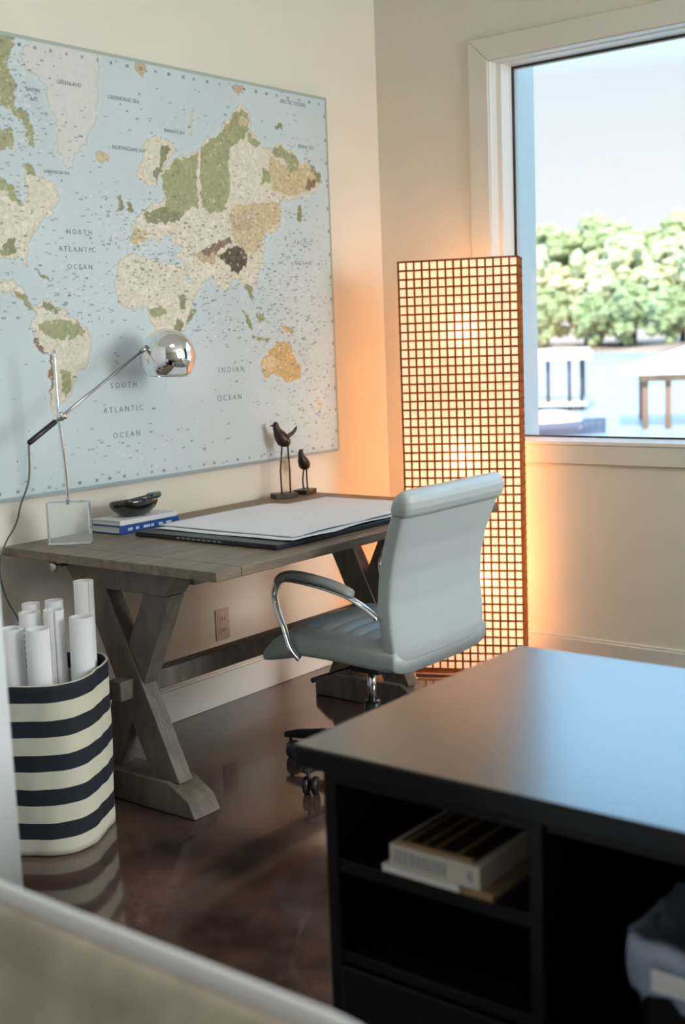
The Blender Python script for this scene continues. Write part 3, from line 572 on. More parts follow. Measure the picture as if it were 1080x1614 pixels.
# ------------------------------------------------------------------ bird sculptures
def bird(x, y, z0, leg_h, sc, yaw, tail, label):
    root = thing('bird_figurine', (x, y, z0), label, 'figurine', 'bronze birds on the desk')
    RT = Matrix.Translation((x, y, 0)) @ Matrix.Rotation(yaw, 4, 'Z')
    bm = NB(); add_box(bm, -.035*sc-.012, .035*sc+.012, -.03, .03, z0, z0+.018, RT); obj('base', bm, M['bronze'], root, bevel=.002)
    for s in (-1, 1):
        bm = NB(); P = [RT @ Vector(((.008+.018*s)*sc, 0, z0+.017)), RT @ Vector(((.009+.019*s)*sc, .003, z0+.018+leg_h*.5)), RT @ Vector(((.012+.011*s)*sc, 0, z0+.018+leg_h+.018*sc))]
        add_tube(bm, P, .0032, 8); obj('leg', bm, M['bronze'], root, smooth=True)
    zb = z0+.018+leg_h
    # body spine: tail side +x, head side -x (local), leaning
    pts = [(.024, .000, .002), (.018, 0, .012), (.006, 0, .026), (-.008, 0, .046), (-.018, 0, .066), (-.022, 0, .080), (-.024, 0, .090), (-.030, 0, .095)]
    rad = [.008, .021, .028, .024, .015, .0125, .011, .004]
    bm = NB(); add_tube(bm, smooth_path([RT @ Vector((p[0]*sc, p[1], zb+p[2]*sc)) for p in pts], 3), [r*sc for r in np.interp(np.linspace(0, 7, 22), range(8), rad)], 14)
    obj('body', bm, M['bronze'], root, smooth=True)
    bm = NB(); add_tube(bm, [RT @ Vector((-.026*sc, 0, zb+.088*sc)), RT @ Vector((-.048*sc, 0, zb+.082*sc))], [.006*sc, .001], 8); obj('beak', bm, M['bronze'], root, smooth=True)
    if tail:
        bm = NB(); add_tube(bm, smooth_path([RT @ Vector(p) for p in ((.008, 0, zb+.034), (.03, 0, zb+.042), (.05, 0, zb+.055), (.066, 0, zb+.078))], 4), [float(v) for v in np.interp(range(13), (0, 5, 10, 12), (.010, .008, .006, .001))], 10)
        obj('tail', bm, M['bronze'], root, smooth=True)
    return root
bird(.10, -.83, DZ, .178, 1.0, math.radians(62), True, 'taller bronze bird with a raised tail, on long thin legs')
bird(.10, -.705, DZ, .075, .86, math.radians(100), False, 'shorter bronze bird at the far corner of the desk')

# ------------------------------------------------------------------ striped basket with rolled drawings
BX, BY, BR, BH = .428, -2.305, .186, .475
bask = thing('storage_basket', (BX, BY, 0), 'tall fabric basket in black and cream stripes beside the desk', 'basket')
cmat = bpy.data.materials.new('striped_canvas'); cmat.use_nodes = True
n = cmat.node_tree.nodes; l = cmat.node_tree.links; b = n['Principled BSDF']; b.inputs['Roughness'].default_value = .85
tc = n.new('ShaderNodeTexCoord'); sp = n.new('ShaderNodeSeparateXYZ'); l.new(tc.outputs['Object'], sp.inputs[0])
ma = n.new('ShaderNodeMath'); ma.operation = 'MULTIPLY'; ma.inputs[1].default_value = 1/.0955; l.new(sp.outputs[2], ma.inputs[0])
mf = n.new('ShaderNodeMath'); mf.operation = 'FRACT'; l.new(ma.outputs[0], mf.inputs[0])
mg = n.new('ShaderNodeMath'); mg.operation = 'GREATER_THAN'; mg.inputs[1].default_value = .52; l.new(mf.outputs[0], mg.inputs[0])
mixc = n.new('ShaderNodeMix'); mixc.data_type = 'RGBA'; l.new(mg.outputs[0], mixc.inputs[0])
mixc.inputs[6].default_value = (*rgb(212, 210, 190), 1); mixc.inputs[7].default_value = (*rgb(28, 32, 42), 1); l.new(mixc.outputs[2], b.inputs['Base Color'])
bm = NB(); rings = []
NS = 64
def brad(a, z):
    t = a-math.radians(-15+45); e = 3.4
    return (BR-.006*(1-z/BH))/((abs(math.cos(t))**e+abs(math.sin(t))**e)**(1/e)) + .0015*math.sin(9*a+z*14) + .0012*math.sin(17*a-z*20)
zs = [0+BH*i/30 for i in range(31)]
for z in zs: rings.append([Vector((BX+brad(2*math.pi*k/NS, z)*math.cos(2*math.pi*k/NS), BY+brad(2*math.pi*k/NS, z)*math.sin(2*math.pi*k/NS), z+.004)) for k in range(NS)])
for z in reversed(zs): rings.append([Vector((BX+(brad(2*math.pi*k/NS, z)-.006)*math.cos(2*math.pi*k/NS), BY+(brad(2*math.pi*k/NS, z)-.006)*math.sin(2*math.pi*k/NS), max(z, .012)+.004)) for k in range(NS)])
ring_skin(bm, rings); obj('basket_body', bm, cmat, bask, smooth=True)
rolls = [  # top x, y, z, radius, description
    (.535, -2.220, .620, .035, 'widest rolled drawing, at the right of the basket in front of the tallest roll'),
    (.475, -2.160, .705, .029, 'tallest rolled drawing standing at the right rear of the basket'),
    (.500, -2.335, .608, .035, 'rolled drawing with dark print along its side, at the front of the basket'),
    (.462, -2.255, .640, .029, 'rolled drawing in the middle of the basket, between the printed and the widest roll'),
    (.425, -2.365, .607, .034, 'rolled drawing beside the partition end, leftmost in the basket'),
    (.400, -2.205, .650, .027, 'slim rolled drawing behind the middle of the basket'),
    (.398, -2.285, .632, .031, 'rolled drawing behind the printed one, in the left half of the basket'),
    (.335, -2.235, .640, .027, 'slim rolled drawing at the rear left of the basket near the wall'),
]
rolls = [(x-.03*(x-.43)/.1*.6, y+.0*y, z, r, .009*(x-.43)/.1, .004*(y+2.28)/.1, t) for x, y, z, r, t in rolls]
for (x, y, zt, r, lx, ly, lab) in rolls:
    bm = NB(); prof = []
    turns = 2.6; n_ = 70
    ax = Vector((lx*2, ly*2, zt-.03)); ring_b = []; ring_t = []
    for k in range(n_+1):
        a = 2*math.pi*turns*k/n_+x*40; rr = r*(1-.16*k/n_)
        ring_b.append(bm.verts.new(Vector((x+rr*math.cos(a), y+rr*math.sin(a), .03))))
        ring_t.append(bm.verts.new(Vector((x+rr*math.cos(a), y+rr*math.sin(a), .03))+ax))
    for k in range(n_): bm.faces.new((ring_b[k], ring_b[k+1], ring_t[k+1], ring_t[k]))
    o = obj('rolled_drawing', bm, M['paper'], smooth=True, loc=(x, y, .03))
    s = o.modifiers.new('thick', 'SOLIDIFY'); s.thickness = .0007
    tag(o, lab, 'paper roll', 'rolled drawings in the striped basket')
    if 'dark print' in lab:
        bm = NB()
        for k in range(7):
            z = .50+k*.017; a = -.75+.05*(k % 2)
            add_box(bm, -.004, .004, -.0006, .0006, z, z+.010, Matrix.Translation((x+lx*2*z/zt, y+ly*2*z/zt, 0)) @ Matrix.Rotation(a, 4, 'Z') @ Matrix.Translation((0, -r-.0008, 0)))
        p = obj('printed_mark', bm, M['ink_dark'], o)

# ------------------------------------------------------------------ lattice floor lamp
LW, LD, LH = .468, .15, 1.648
FLA = math.radians(24.5)
LT = Matrix.Translation((.385, -.43, 0)) @ Matrix.Rotation(FLA, 4, 'Z')      # local: x along the front, y to the back
fl = thing('floor_lamp', tuple(LT @ Vector((LW/2, LD/2, 0))), 'tall rectangular floor lamp, glowing behind a brown lattice, in the corner', 'lamp')
sh = bpy.data.materials.new('lamp_paper'); sh.use_nodes = True
n = sh.node_tree.nodes; l = sh.node_tree.links; n.remove(n['Principled BSDF'])
t_ = n.new('ShaderNodeBsdfTranslucent'); t_.inputs[0].default_value = (.96, .93, .88, 1)
d_ = n.new('ShaderNodeBsdfDiffuse'); d_.inputs[0].default_value = (.86, .83, .78, 1)
m_ = n.new('ShaderNodeMixShader'); m_.inputs[0].default_value = .42; l.new(t_.outputs[0], m_.inputs[1]); l.new(d_.outputs[0], m_.inputs[2]); l.new(m_.outputs[0], n['Material Output'].inputs[0])
shb = sh.copy(); shb.name = 'glow_tinted_paper'; shb.node_tree.nodes['Translucent BSDF'].inputs[0].default_value = (.98, .84, .70, 1); shb.node_tree.nodes['Mix Shader'].inputs[0].default_value = .1
sl = bpy.data.materials.new('lattice_slats'); sl.use_nodes = True
n = sl.node_tree.nodes; l = sl.node_tree.links; n.remove(n['Principled BSDF'])
t_ = n.new('ShaderNodeBsdfTranslucent'); t_.inputs[0].default_value = (.80, .52, .28, 1)
d_ = n.new('ShaderNodeBsdfDiffuse'); d_.inputs[0].default_value = (*rgb(110, 72, 46), 1)
m_ = n.new('ShaderNodeMixShader'); m_.inputs[0].default_value = .55; l.new(t_.outputs[0], m_.inputs[1]); l.new(d_.outputs[0], m_.inputs[2]); l.new(m_.outputs[0], n['Material Output'].inputs[0])
def wallbox(bm, x0, x1, y0, y1, z0, z1): add_box(bm, x0, x1, y0, y1, z0, z1, LT)
bm = NB(); e = .004
for (x0, x1, y0, y1) in ((e, LW-e, e, e+.001), (e, e+.001, e+.001, LD-e-.001), (LW-e-.001, LW-e, e+.001, LD-e-.001)):
    wallbox(bm, x0, x1, y0, y1, .025, LH-.006)
wallbox(bm, e+.001, LW-e-.001, e+.001, LD-e-.001, LH-.008, LH-.006); obj('lamp_shade', bm, sh, fl)
bm = NB(); wallbox(bm, e, LW-e, LD-e-.001, LD-e, .025, LH-.006); obj('back_panel', bm, shb, fl)  # unseen back, left without slats and tinted orange to warm the wall glow
bm = NB()
nv, nh = 15, 48; bw = .0072
for k in range(nv+1):
    x = (LW-bw)*k/nv
    wallbox(bm, x, x+bw, 0, .003, .02, LH)
for k in range(1, 5):
    y = (LD-.005)*k/4
    for x in (0, LW-.003): wallbox(bm, x, x+.003, y, y+.005, .02, LH)
for k in range(nh+1):
    z = .02+(LH-.02-bw)*k/nh
    wallbox(bm, 0, LW, -.0015, .0015, z, z+bw)
    for x in (-.0015, LW-.0015): wallbox(bm, x, x+.003, .0015, LD, z, z+.005)
obj('lattice', bm, sl, fl)
bm = NB(); wallbox(bm, .02, LW-.02, .02, LD-.02, 0, .02); obj('base', bm, M['bamboo'], fl)
bm = NB(); wallbox(bm, LW/2-.006, LW/2+.006, LD-.035, LD-.023, .02, 1.45); obj('inner_post', bm, M['bamboo'], fl)
for fx, z, p in ((.54, 1.375, 40), (.50, .89, 40), (.62, .40, 40)):
    d = bpy.data.lights.new('lamp_bulb', 'POINT'); o = bpy.data.objects.new('lamp_bulb', d); S.collection.objects.link(o)
    d.energy = p; d.color = (1, .60, .385); d.shadow_soft_size = .03
    o.location = LT @ Vector((LW*fx, .052, z)); put(o, fl)

# ------------------------------------------------------------------ office chair
ch = thing('office_chair', (.90, -1.36, 0), 'pale grey leather office chair with chrome arms pushed up to the desk', 'chair')
CYc = -1.385
def srect(cx, cz, hx, hz, e, n=40):
    """superellipse in (a, b)"""
    out = []
    for k in range(n):
        t = 2*math.pi*k/n; c, s = math.cos(t), math.sin(t)
        out.append((cx+hx*math.copysign(abs(c)**(2/e), c), cz+hz*math.copysign(abs(s)**(2/e), s)))
    return out
def loft(bm, secs, n=44):
    """secs: (z, x centre, half thickness x, half width y, exponent)"""
    rings = []
    for z, xc, hx, hy, e in secs:
        rings.append([Vector((a, b_, z)) for a, b_ in srect(xc, CYc, hx, hy, e, n)])
    ring_skin(bm, rings)
def interp(keys, n):
    ks = np.array(keys); t = np.linspace(0, 1, n); tk = np.linspace(0, 1, len(ks))
    u = smooth_path([Vector((k[0], k[1], 0)) for k in keys], 1) if False else None
    return [tuple(np.interp(t_, ks[:, 0], ks[:, i]) for i in range(1, ks.shape[1])) for t_ in np.linspace(ks[0, 0], ks[-1, 0], n)], np.linspace(ks[0, 0], ks[-1, 0], n)
keys = [(.402, 1.150, .006, .17, 3.0), (.408, 1.155, .016, .205, 3.2), (.425, 1.162, .026, .228, 4), (.46, 1.163, .031, .244, 5), (.52, 1.158, .033, .250, 5), (.60, 1.152, .035, .248, 5), (.68, 1.158, .036, .245, 5), (.76, 1.176, .036, .248, 5), (.84, 1.208, .035, .256, 5), (.875, 1.222, .034, .258, 5)]
vals, zz = interp(keys, 40)
bm = NB(); loft(bm, [(z, *v) for z, v in zip(zz, vals)]); bo = obj('backrest', bm, M['leather'], ch, smooth=True)
bo.modifiers.new('sub', 'SUBSURF').levels = 1; bo.modifiers['sub'].render_levels = 1
# rolled head cushion
keys = [(.858, 1.222, .030, .256, 5), (.868, 1.224, .041, .262, 5), (.885, 1.228, .046, .265, 4.5), (.905, 1.232, .045, .265, 4), (.922, 1.235, .037, .262, 3.6), (.932, 1.237, .022, .255, 3.2), (.936, 1.238, .006, .24, 3)]
vals, zz = interp(keys, 24)
bm = NB(); loft(bm, [(z, *v) for z, v in zip(zz, vals)]); obj('head_roll', bm, M['leather'], ch, smooth=True)
# seat, lofted from front to back
bm = NB(); rings = []; NSx = 90
for i in range(NSx+1):
    u = i/NSx; x = .655+(1.185-.655)*u
    zc = .412+.028*min(1, u*4) - .020*max(0, u-.5); hz = .008+.042*min(1, (u*6)**.5)
    if u > .92: hz *= .85
    hy = .215+.035*min(1, (u*7)**.5)
    if u < .01: hz = .004
    zc -= .035*(1-min(1, u*3))**2
    ring = []
    for a, b_ in srect(CYc, zc, hy, hz, 3.4, 72):
        z = b_
        if b_ > zc and abs(a-CYc) < .19 and u > .06:
            fade = min(1, (.19-abs(a-CYc))/.03)
            z += .018*fade*(abs(math.sin(u*math.pi*9))-.5)
        if b_ > zc: z += .010*max(0, (abs(a-CYc)-.18)/.07)
        ring.append(Vector((x, a, z)))
    rings.append(ring)
ring_skin(bm, rings); obj('seat', bm, M['leather'], ch, smooth=True)
for s in (-1, 1):
    y = CYc+s*.272
    path = [(.835, y-s*.018, .405), (.818, y, .44), (.795, y, .50), (.766, y, .575), (.768, y, .620), (.795, y, .645), (.84, y, .650), (.95, y, .640), (1.04, y, .622), (1.09, y-s*.004, .600), (1.135, y-s*.022, .560)]
    bm = NB(); P = smooth_path(path, 6)
    # flat oval bar
    rings = []; prev = None
    for i, p in enumerate(P):
        t = (P[min(i+1, len(P)-1)]-P[max(i-1, 0)]).normalized(); u = Vector((0, 1, 0)); u = (u-t*u.dot(t)).normalized(); v = t.cross(u)
        rings.append([p+u*.013*math.cos(2*math.pi*k/14)+v*.007*math.sin(2*math.pi*k/14) for k in range(14)])
    ring_skin(bm, rings); ar = obj('armrest', bm, M['chrome'], ch, smooth=True)
    bm = NB(); Q = smooth_path([(.775, y, .632), (.80, y, .660), (.85, y, .668), (.95, y, .658), (1.03, y, .640), (1.065, y, .624)], 6); rings = []
    for i, p in enumerate(Q):
        w = .8+.2*math.sin(math.pi*min(1, max(0, i/(len(Q)-1)))); e = min(1, i/3+.25, (len(Q)-1-i)/3+.25)
        t = (Q[min(i+1, len(Q)-1)]-Q[max(i-1, 0)]).normalized(); u = Vector((0, 1, 0)); v = t.cross(u)
        rings.append([p+u*.027*w*e*math.cos(2*math.pi*k/16)+v*.012*e*math.sin(2*math.pi*k/16) for k in range(16)])
    ring_skin(bm, rings); obj('arm_pad', bm, M['leather_pad'], ar, smooth=True)
bm = NB(); add_box(bm, .82, 1.08, CYc-.10, CYc+.10, .365, .395); add_box(bm, .86, .98, CYc-.05, CYc+.05, .32, .365)
obj('tilt_mechanism', bm, M['plastic'], ch, bevel=.008)
bm = NB(); add_tube(bm, [(.90, CYc-.05, .345), (.88, CYc-.20, .345), (.88, CYc-.25, .342)], [.004, .004, .008], 10); obj('height_lever', bm, M['plastic'], ch, smooth=True)
HX, HY = .915, CYc
bm = NB(); add_lathe(bm, [(.028, .07), (.028, .20), (.026, .205), (.026, .22)], (HX, HY, 0), 20); obj('lift_cover', bm, M['plastic'], ch, smooth=True)
bm = NB(); add_lathe(bm, [(.014, .21), (.014, .33)], (HX, HY, 0), 16); obj('gas_lift', bm, M['chrome'], ch, smooth=True)
bm = NB(); add_lathe(bm, [(.040, .065), (.045, .075), (.045, .115), (.036, .13)], (HX, HY, 0), 24); obj('hub', bm, M['plastic'], ch, smooth=True)
for k in range(5):
    a = math.radians(193+72*k); ca, sa = math.cos(a), math.sin(a)
    bm = NB(); rings = []
    for u, w, zt, zb in ((.03, .026, .122, .075), (.15, .022, .112, .075), (.28, .017, .096, .072), (.315, .015, .088, .070), (.322, .008, .084, .074)):
        rings.append([Vector((HX+ca*u-sa*v, HY+sa*u+ca*v, z)) for v, z in ((-w, zb), (w, zb), (w, zt-.008), (w*.5, zt), (-w*.5, zt), (-w, zt-.008))])
    ring_skin(bm, rings); lg = obj('leg', bm, M['plastic'], ch, bevel=.003)
    cx, cy = HX+ca*.30, HY+sa*.30
    bm = NB()
    for s in (-1, 1):
        Mx = Matrix.Translation((cx-.01*ca, cy-.01*sa, .027)) @ Matrix.Rotation(a+.5, 4, 'Z') @ Matrix.Rotation(math.pi/2, 4, 'X') @ Matrix.Translation((0, 0, s*.014-.009))
        add_lathe(bm, [(.02, 0), (.027, .003), (.027, .015), (.02, .018)], (0, 0, 0), 20, Mx)
    add_tube(bm, [(cx, cy, .03), (cx, cy, .075)], .006, 8)
    obj('caster', bm, M['plastic'], lg, smooth=True)

# ------------------------------------------------------------------ black cabinet desk
KX0, KX1, KY0, KY1, KZ = 2.022, 3.35, -3.045, -2.362, .76
cab = thing('cabinet_desk', (2.7, -2.7, 0), 'black cabinet desk with a glossy top and open shelves in the foreground', 'desk')
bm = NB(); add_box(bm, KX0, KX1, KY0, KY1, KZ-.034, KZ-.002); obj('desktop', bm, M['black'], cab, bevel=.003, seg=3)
bm = NB(); add_box(bm, KX0+.002, KX1-.002, KY0+.002, KY1-.002, KZ-.002, KZ); obj('added_gloss_layer', bm, M['black_top'], cab, bevel=.0015)  # thin coated layer added so the top mirrors sky while the edges stay dark
FX0, FX1, FY = 2.052, 3.32, -3.012      # body
bm = NB()
add_box(bm, FX0, FX0+.022, FY, KY1-.03, 0, KZ-.034)          # left side
add_box(bm, 2.405, 2.425, FY, KY1-.03, 0, KZ-.034)           # divider
add_box(bm, FX0, FX1, KY1-.045, KY1-.03, 0, KZ-.034)         # back panel
add_box(bm, FX1-.022, FX1, FY, KY1-.03, 0, KZ-.034)
add_box(bm, 2.96, 2.98, FY, KY1-.03, 0, KZ-.034)
add_box(bm, FX0+.022, 2.405, FY, FY+.02, KZ-.062, KZ-.034)   # rail under top
add_box(bm, 2.425, 2.96, FY+.01, FY+.03, KZ-.062, KZ-.034)
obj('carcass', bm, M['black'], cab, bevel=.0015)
bm = NB(); add_box(bm, FX0+.022, 2.405, FY+.003, KY1-.045, .558, .578); obj('shelf', bm, M['black'], cab, bevel=.001)
bm = NB(); add_box(bm, FX0+.022, 2.405, FY+.003, KY1-.045, .412, .430); obj('shelf', bm, M['black'], cab, bevel=.001)
bm = NB(); add_box(bm, FX0+.024, 2.403, FY-.004, FY+.014, .07, .408); dr = obj('drawer', bm, M['black'], cab, bevel=.002)
bm = NB(); add_tube(bm, [(2.228, FY-.004, .30), (2.228, FY-.022, .30)], [.006, .012], 14); obj('knob', bm, M['steel'], dr, smooth=True)
for k in range(3):
    z0 = .07+k*.215
    bm = NB(); add_box(bm, 2.982, FX1-.024, FY-.004, FY+.014, z0, z0+.208); dr = obj('drawer', bm, M['black'], cab, bevel=.002)
    bm = NB(); add_tube(bm, [(3.14, FY-.004, z0+.1), (3.14, FY-.022, z0+.1)], [.006, .012], 14); obj('knob', bm, M['steel'], dr, smooth=True)
for xa, xb in ((FX0+.022, 2.405), (2.98, FX1-.022)):
    bm = NB(); add_box(bm, xa, xb, FY+.03, FY+.05, 0, .068); obj('plinth', bm, M['black'], cab)
for (y, z) in ((-2.86, .452), (-2.83, .468)):
    bm = NB(); add_tube(bm, [(2.405, y, z), (2.398, y, z)], .0022, 8); obj('chrome_dot', bm, M['chrome'], cab, smooth=True)  # small chrome dots on the side of the divider

G2 = 'books on the open shelf of the black desk'
ZS = .578
book('book', 2.155, 2.290, FY+.004, -2.80, ZS+.0005, ZS+.012, M['white_cover'], M['cream_pages'], '-y', 'thin white book lying at the left bottom of the shelf stack', G2)
book('book', 2.294, 2.345, FY+.004, -2.79, ZS+.0005, ZS+.013, M['tan_cover'], M['cream_pages'], '-y', 'thin tan book sticking out at the right bottom of the shelf stack', G2)
bk = book('book', 2.172, 2.326, FY+.002, -2.77, ZS+.0135, ZS+.048, M['cream_pages'], M['cream_pages'], '-y', 'thick cream book with grey spine lettering, middle of the shelf stack', G2)
bm = NB(); R = random.Random(5); x = 2.180
while x < 2.272:
    w = R.uniform(.004, .008); add_box(bm, x, x+w*.75, FY+.0012, FY+.002, ZS+.020, ZS+.042*R.uniform(.94, 1)); x += w+.0015
add_box(bm, 2.306, 2.314, FY+.0015, FY+.002, ZS+.022, ZS+.038)
obj('spine_lettering', bm, M['ink'], bk)
bk = book('book', 2.186, 2.312, FY+.006, -2.80, ZS+.0485, ZS+.054, M['brown_cover'], M['tan_cover'], '-y', 'thin dark brown book with tan stripes on its cover, topmost of the stack', G2)
bm = NB()
for x in (2.195, 2.222, 2.245, 2.282): add_box(bm, x, x+.006, FY+.012, -2.81, ZS+.054, ZS+.0543)
add_box(bm, 2.186, 2.312, FY+.0045, FY+.012, ZS+.049, ZS+.0545)
obj('cover_stripe', bm, M['tan_cover'], bk)

# ------------------------------------------------------------------ waste bin in the knee hole
bx0, bx1, by0, by1, bz = 2.532, 2.80, -3.0, -2.785, .575
wb = thing('waste_bin', ((bx0+bx1)/2, (by0+by1)/2, 0), 'black waste bin with a bluish clear liner folded over its rim', 'bin')
def rrect(x0, x1, y0, y1, r, z, n=6):
    out = []
    for cx, cy, a0 in ((x1-r, y1-r, 0), (x0+r, y1-r, 90), (x0+r, y0+r, 180), (x1-r, y0+r, 270)):
        for k in range(n+1):
            a = math.radians(a0+90*k/n); out.append(Vector((cx+r*math.cos(a), cy+r*math.sin(a), z)))
    return out
def binring(ins, z, r=.03): return rrect(bx0+ins, bx1-ins, by0+ins, by1-ins, r, z)
bm = NB(); ring_skin(bm, [binring(.045, .001), binring(.045, .01), binring(.006, bz-.004), binring(.004, bz), binring(.012, bz), binring(.05, .02)]); obj('bin_body', bm, M['bin'], wb, smooth=True)
bm = NB(); R = random.Random(3); rings = []
def wr_(ins, z, amp, seed):
    rg0 = binring(ins, z); rg = []
    for i_, p_ in enumerate(rg0):
        rg.append(p_)
        if i_ % 7 == 6: rg += [p_.lerp(rg0[(i_+1) % 28], t) for t in (.125, .25, .375, .5, .625, .75, .875)]
    c = Vector(((bx0+bx1)/2, (by0+by1)/2, z)); R2 = random.Random(seed); out = []
    for k, p in enumerate(rg):
        d = (p-c).normalized(); out.append(p+d*amp*math.sin(k*2.3+seed)+Vector((0, 0, amp*1.2*math.sin(k*1.7+seed*2))))
    return out
for ins, z, amp in ((.006, bz-.072, .006), (.003, bz-.06, .005), (.000, bz-.04, .004), (-.001, bz-.02, .003), (.000, bz+.004, .002), (.010, bz+.007, .002), (.018, bz-.01, .004), (.026, bz-.06, .014), (.034, bz-.13, .017), (.055, bz-.28, .016)):
    rings.append(wr_(ins, z, amp, 2+int(z*8)))
ring_skin(bm, rings, cap=False); lo = obj('liner', bm, M['liner'], wb, smooth=True)
bm = NB(); add_box(bm, 2.578, 2.665, by0-.0095, by0-.0078, bz-.052, bz-.022); obj('white_patch', bm, M['paper'], wb, bevel=.001)  # flat white patch at the front of the liner

# ------------------------------------------------------------------ tub chair in the foreground
tub = thing('lounge_chair', (2.36, -3.95, 0), 'cream lounge chair back with a white shell edge, nearest the camera', 'chair')
def tub_pt(s, z, off):
    """s: -1..1 along the back then arms; off: outward offset"""
    # plan: straight back with round corners then arms running to -y
    w, r, L = .40, .16, .30
    segs = [(L, 'armL'), (r*math.pi/2, 'cL'), (2*(w-r), 'back'), (r*math.pi/2, 'cR'), (L, 'armR')]
    tot = sum(a for a, _ in segs); d = (s+1)/2*tot
    cx, yb = 2.345, -3.665
    R_ = r+off
    for a, nme in segs:
        if d <= a or nme == 'armR':
            break
        d -= a
    if nme == 'armL': return Vector((cx-w-off, yb-r-L+d, z))
    if nme == 'cL':
        t = d/r; return Vector((cx-w+r-R_*math.cos(t), yb-r+R_*math.sin(t), z))
    if nme == 'back': return Vector((cx-w+r+d, yb+off, z))
    if nme == 'cR':
        t = d/r; return Vector((cx+w-r+R_*math.sin(t), yb-r+R_*math.cos(t), z))
    return Vector((cx+w+off, yb-r-d, z))
def rimz(s): return .815-.17*max(0, abs(s)-.45)**1.3
bm = NB(); rings = []
ss = [-1+2*i/70 for i in range(71)]
for s in ss:
    zt = rimz(s); P = []
    for off, z in ((.0, .16), (.010, .22), (.012, zt-.02), (.010, zt-.005), (.004, zt), (-.006, zt), (-.012, zt-.006), (-.012, .22), (-.006, .16)): P.append(tub_pt(s, z, off))
    rings.append(P)
ring_skin(bm, rings); obj('shell', bm, M['shell'], tub, smooth=True)
bm = NB(); rings = []
for s in ss:
    zt = rimz(s)-.010; P = []
    for off, z in ((-.0125, .25), (-.0125, zt-.006), (-.018, zt+.001), (-.030, zt-.004), (-.046, zt-.022), (-.058, zt-.10), (-.062, .45), (-.062, .25)): P.append(tub_pt(s*.985, z, off))
    rings.append(P)
ring_skin(bm, rings); obj('upholstery', bm, M['fabric'], tub, smooth=True)
bm = NB(); add_prism(bm, [(2.01, -3.73), (2.68, -3.73), (2.69, -4.16), (2.66, -4.2), (2.03, -4.2), (2.0, -4.16)], (.27, .42), 'z'); obj('seat_cushion', bm, M['fabric'], tub, bevel=.03, seg=4)
bm = NB(); add_box(bm, 1.97, 2.72, -4.1, -3.7, .16, .27); obj('seat_base', bm, M['shell'], tub, bevel=.02)
for x, y in ((2.02, -3.74), (2.67, -3.74), (2.02, -4.06), (2.67, -4.06)):
    bm = NB(); add_tube(bm, [(x, y, 0), (x, y, .17)], [.011, .018], 12); obj('leg', bm, M['wood_leg'], tub, smooth=True)

# ------------------------------------------------------------------ outside: lake, shore, trees, docks
WZ = -3.0
def water_mat():
    m = bpy.data.materials.new('lake_water'); m.use_nodes = True
    n = m.node_tree.nodes; l = m.node_tree.links; b = n['Principled BSDF']
    b.inputs['Base Color'].default_value = (.52, .60, .66, 1); b.inputs['Roughness'].default_value = .25
    t = n.new('ShaderNodeTexNoise'); t.inputs['Scale'].default_value = .8; tc = n.new('ShaderNodeTexCoord'); l.new(tc.outputs['Object'], t.inputs[0])
    bp = n.new('ShaderNodeBump'); bp.inputs['Strength'].default_value = .35; bp.inputs['Distance'].default_value = .3
    l.new(t.outputs[0], bp.inputs['Height']); l.new(bp.outputs[0], b.inputs['Normal'])
    return m
bm = NB(); add_box(bm, -320, 260, 12, 420, WZ-.5, WZ); o = obj('lake_water', bm, water_mat()); o['kind'] = 'structure'; tag(o, 'pale blue lake beyond the window', 'water')
M['bank'] = mat('sandy_bank', rgb(178, 150, 128), .9, noise=(.12, .3), bump=(.6, .5))
M['yard'] = mat('lawn_slope', rgb(110, 120, 70), .9, noise=(.4, .3))
bm = NB(); add_prism(bm, [(.25, -.6), (.25, -.7), (12.5, WZ-.4), (12.5, WZ+.05)], (-200, 200), 'x'); o = obj('lawn_slope', bm, M['yard']); o['kind'] = 'structure'; tag(o, 'lawn falling from the house to the lake', 'ground')
bm = NB(); nx = 90; rows = []
for i in range(nx+1):
    x = -300+500*i/nx
    s = 196+9*math.sin(x*.045+1.2)+4*math.sin(x*.13)+.03*(x+95)**2*.05
    rows.append([bm.verts.new((x, s, WZ-.3)), bm.verts.new((x, s+3, WZ+.5+.3*math.sin(x*.4))), bm.verts.new((x, s+9, WZ+1.1+.4*math.sin(x*.21))), bm.verts.new((x, s+80, WZ+1.6)), bm.verts.new((x, s+80, WZ-2)), bm.verts.new((x, s, WZ-2))])
for a, b_ in zip(rows, rows[1:]):
    for k in range(6): bm.faces.new((a[k], a[(k+1) % 6], b_[(k+1) % 6], b_[k]))
bm.faces.new(rows[0]); bm.faces.new(list(reversed(rows[-1])))
o = obj('far_bank', bm, M['bank'], smooth=False); o['kind'] = 'structure'; tag(o, 'sandy far shore of the lake', 'ground')

leafm = []
for c in ((182, 186, 132), (208, 204, 158), (166, 176, 124)):
    leafm.append(mat('tree_leaves', rgb(*c), .8, noise=(.45, .35), bump=(1.6, .9)))
M['bark'] = mat('tree_bark', rgb(100, 84, 68), .9)
def crown_bm(seed, rx, rz, zc, nb=95, sd_=3, fat=1):
    R = random.Random(seed); bm = NB()
    for k in range(nb):
        th = R.uniform(0, 2*math.pi); ph = math.acos(R.uniform(-1, 1)); rr = R.uniform(.35, .92)
        c = Vector((rx*rr*math.sin(ph)*math.cos(th), rx*rr*math.sin(ph)*math.sin(th), zc+rz*rr*math.cos(ph)))
        r = R.uniform(.13, .27)*rx*fat
        res = bmesh.ops.create_icosphere(bm, subdivisions=sd_, radius=r, matrix=Matrix.Translation(c))
        for v in res['verts']:
            d = (v.co-c); k2 = 1+.20*math.sin(d.x*5.1/r+seed)*math.sin(d.y*4.3/r+k)+.16*math.sin(d.z*6.1/r+k*2)+R.uniform(-.16, .16)
            v.co = c+d*k2
    return bm
protos = []
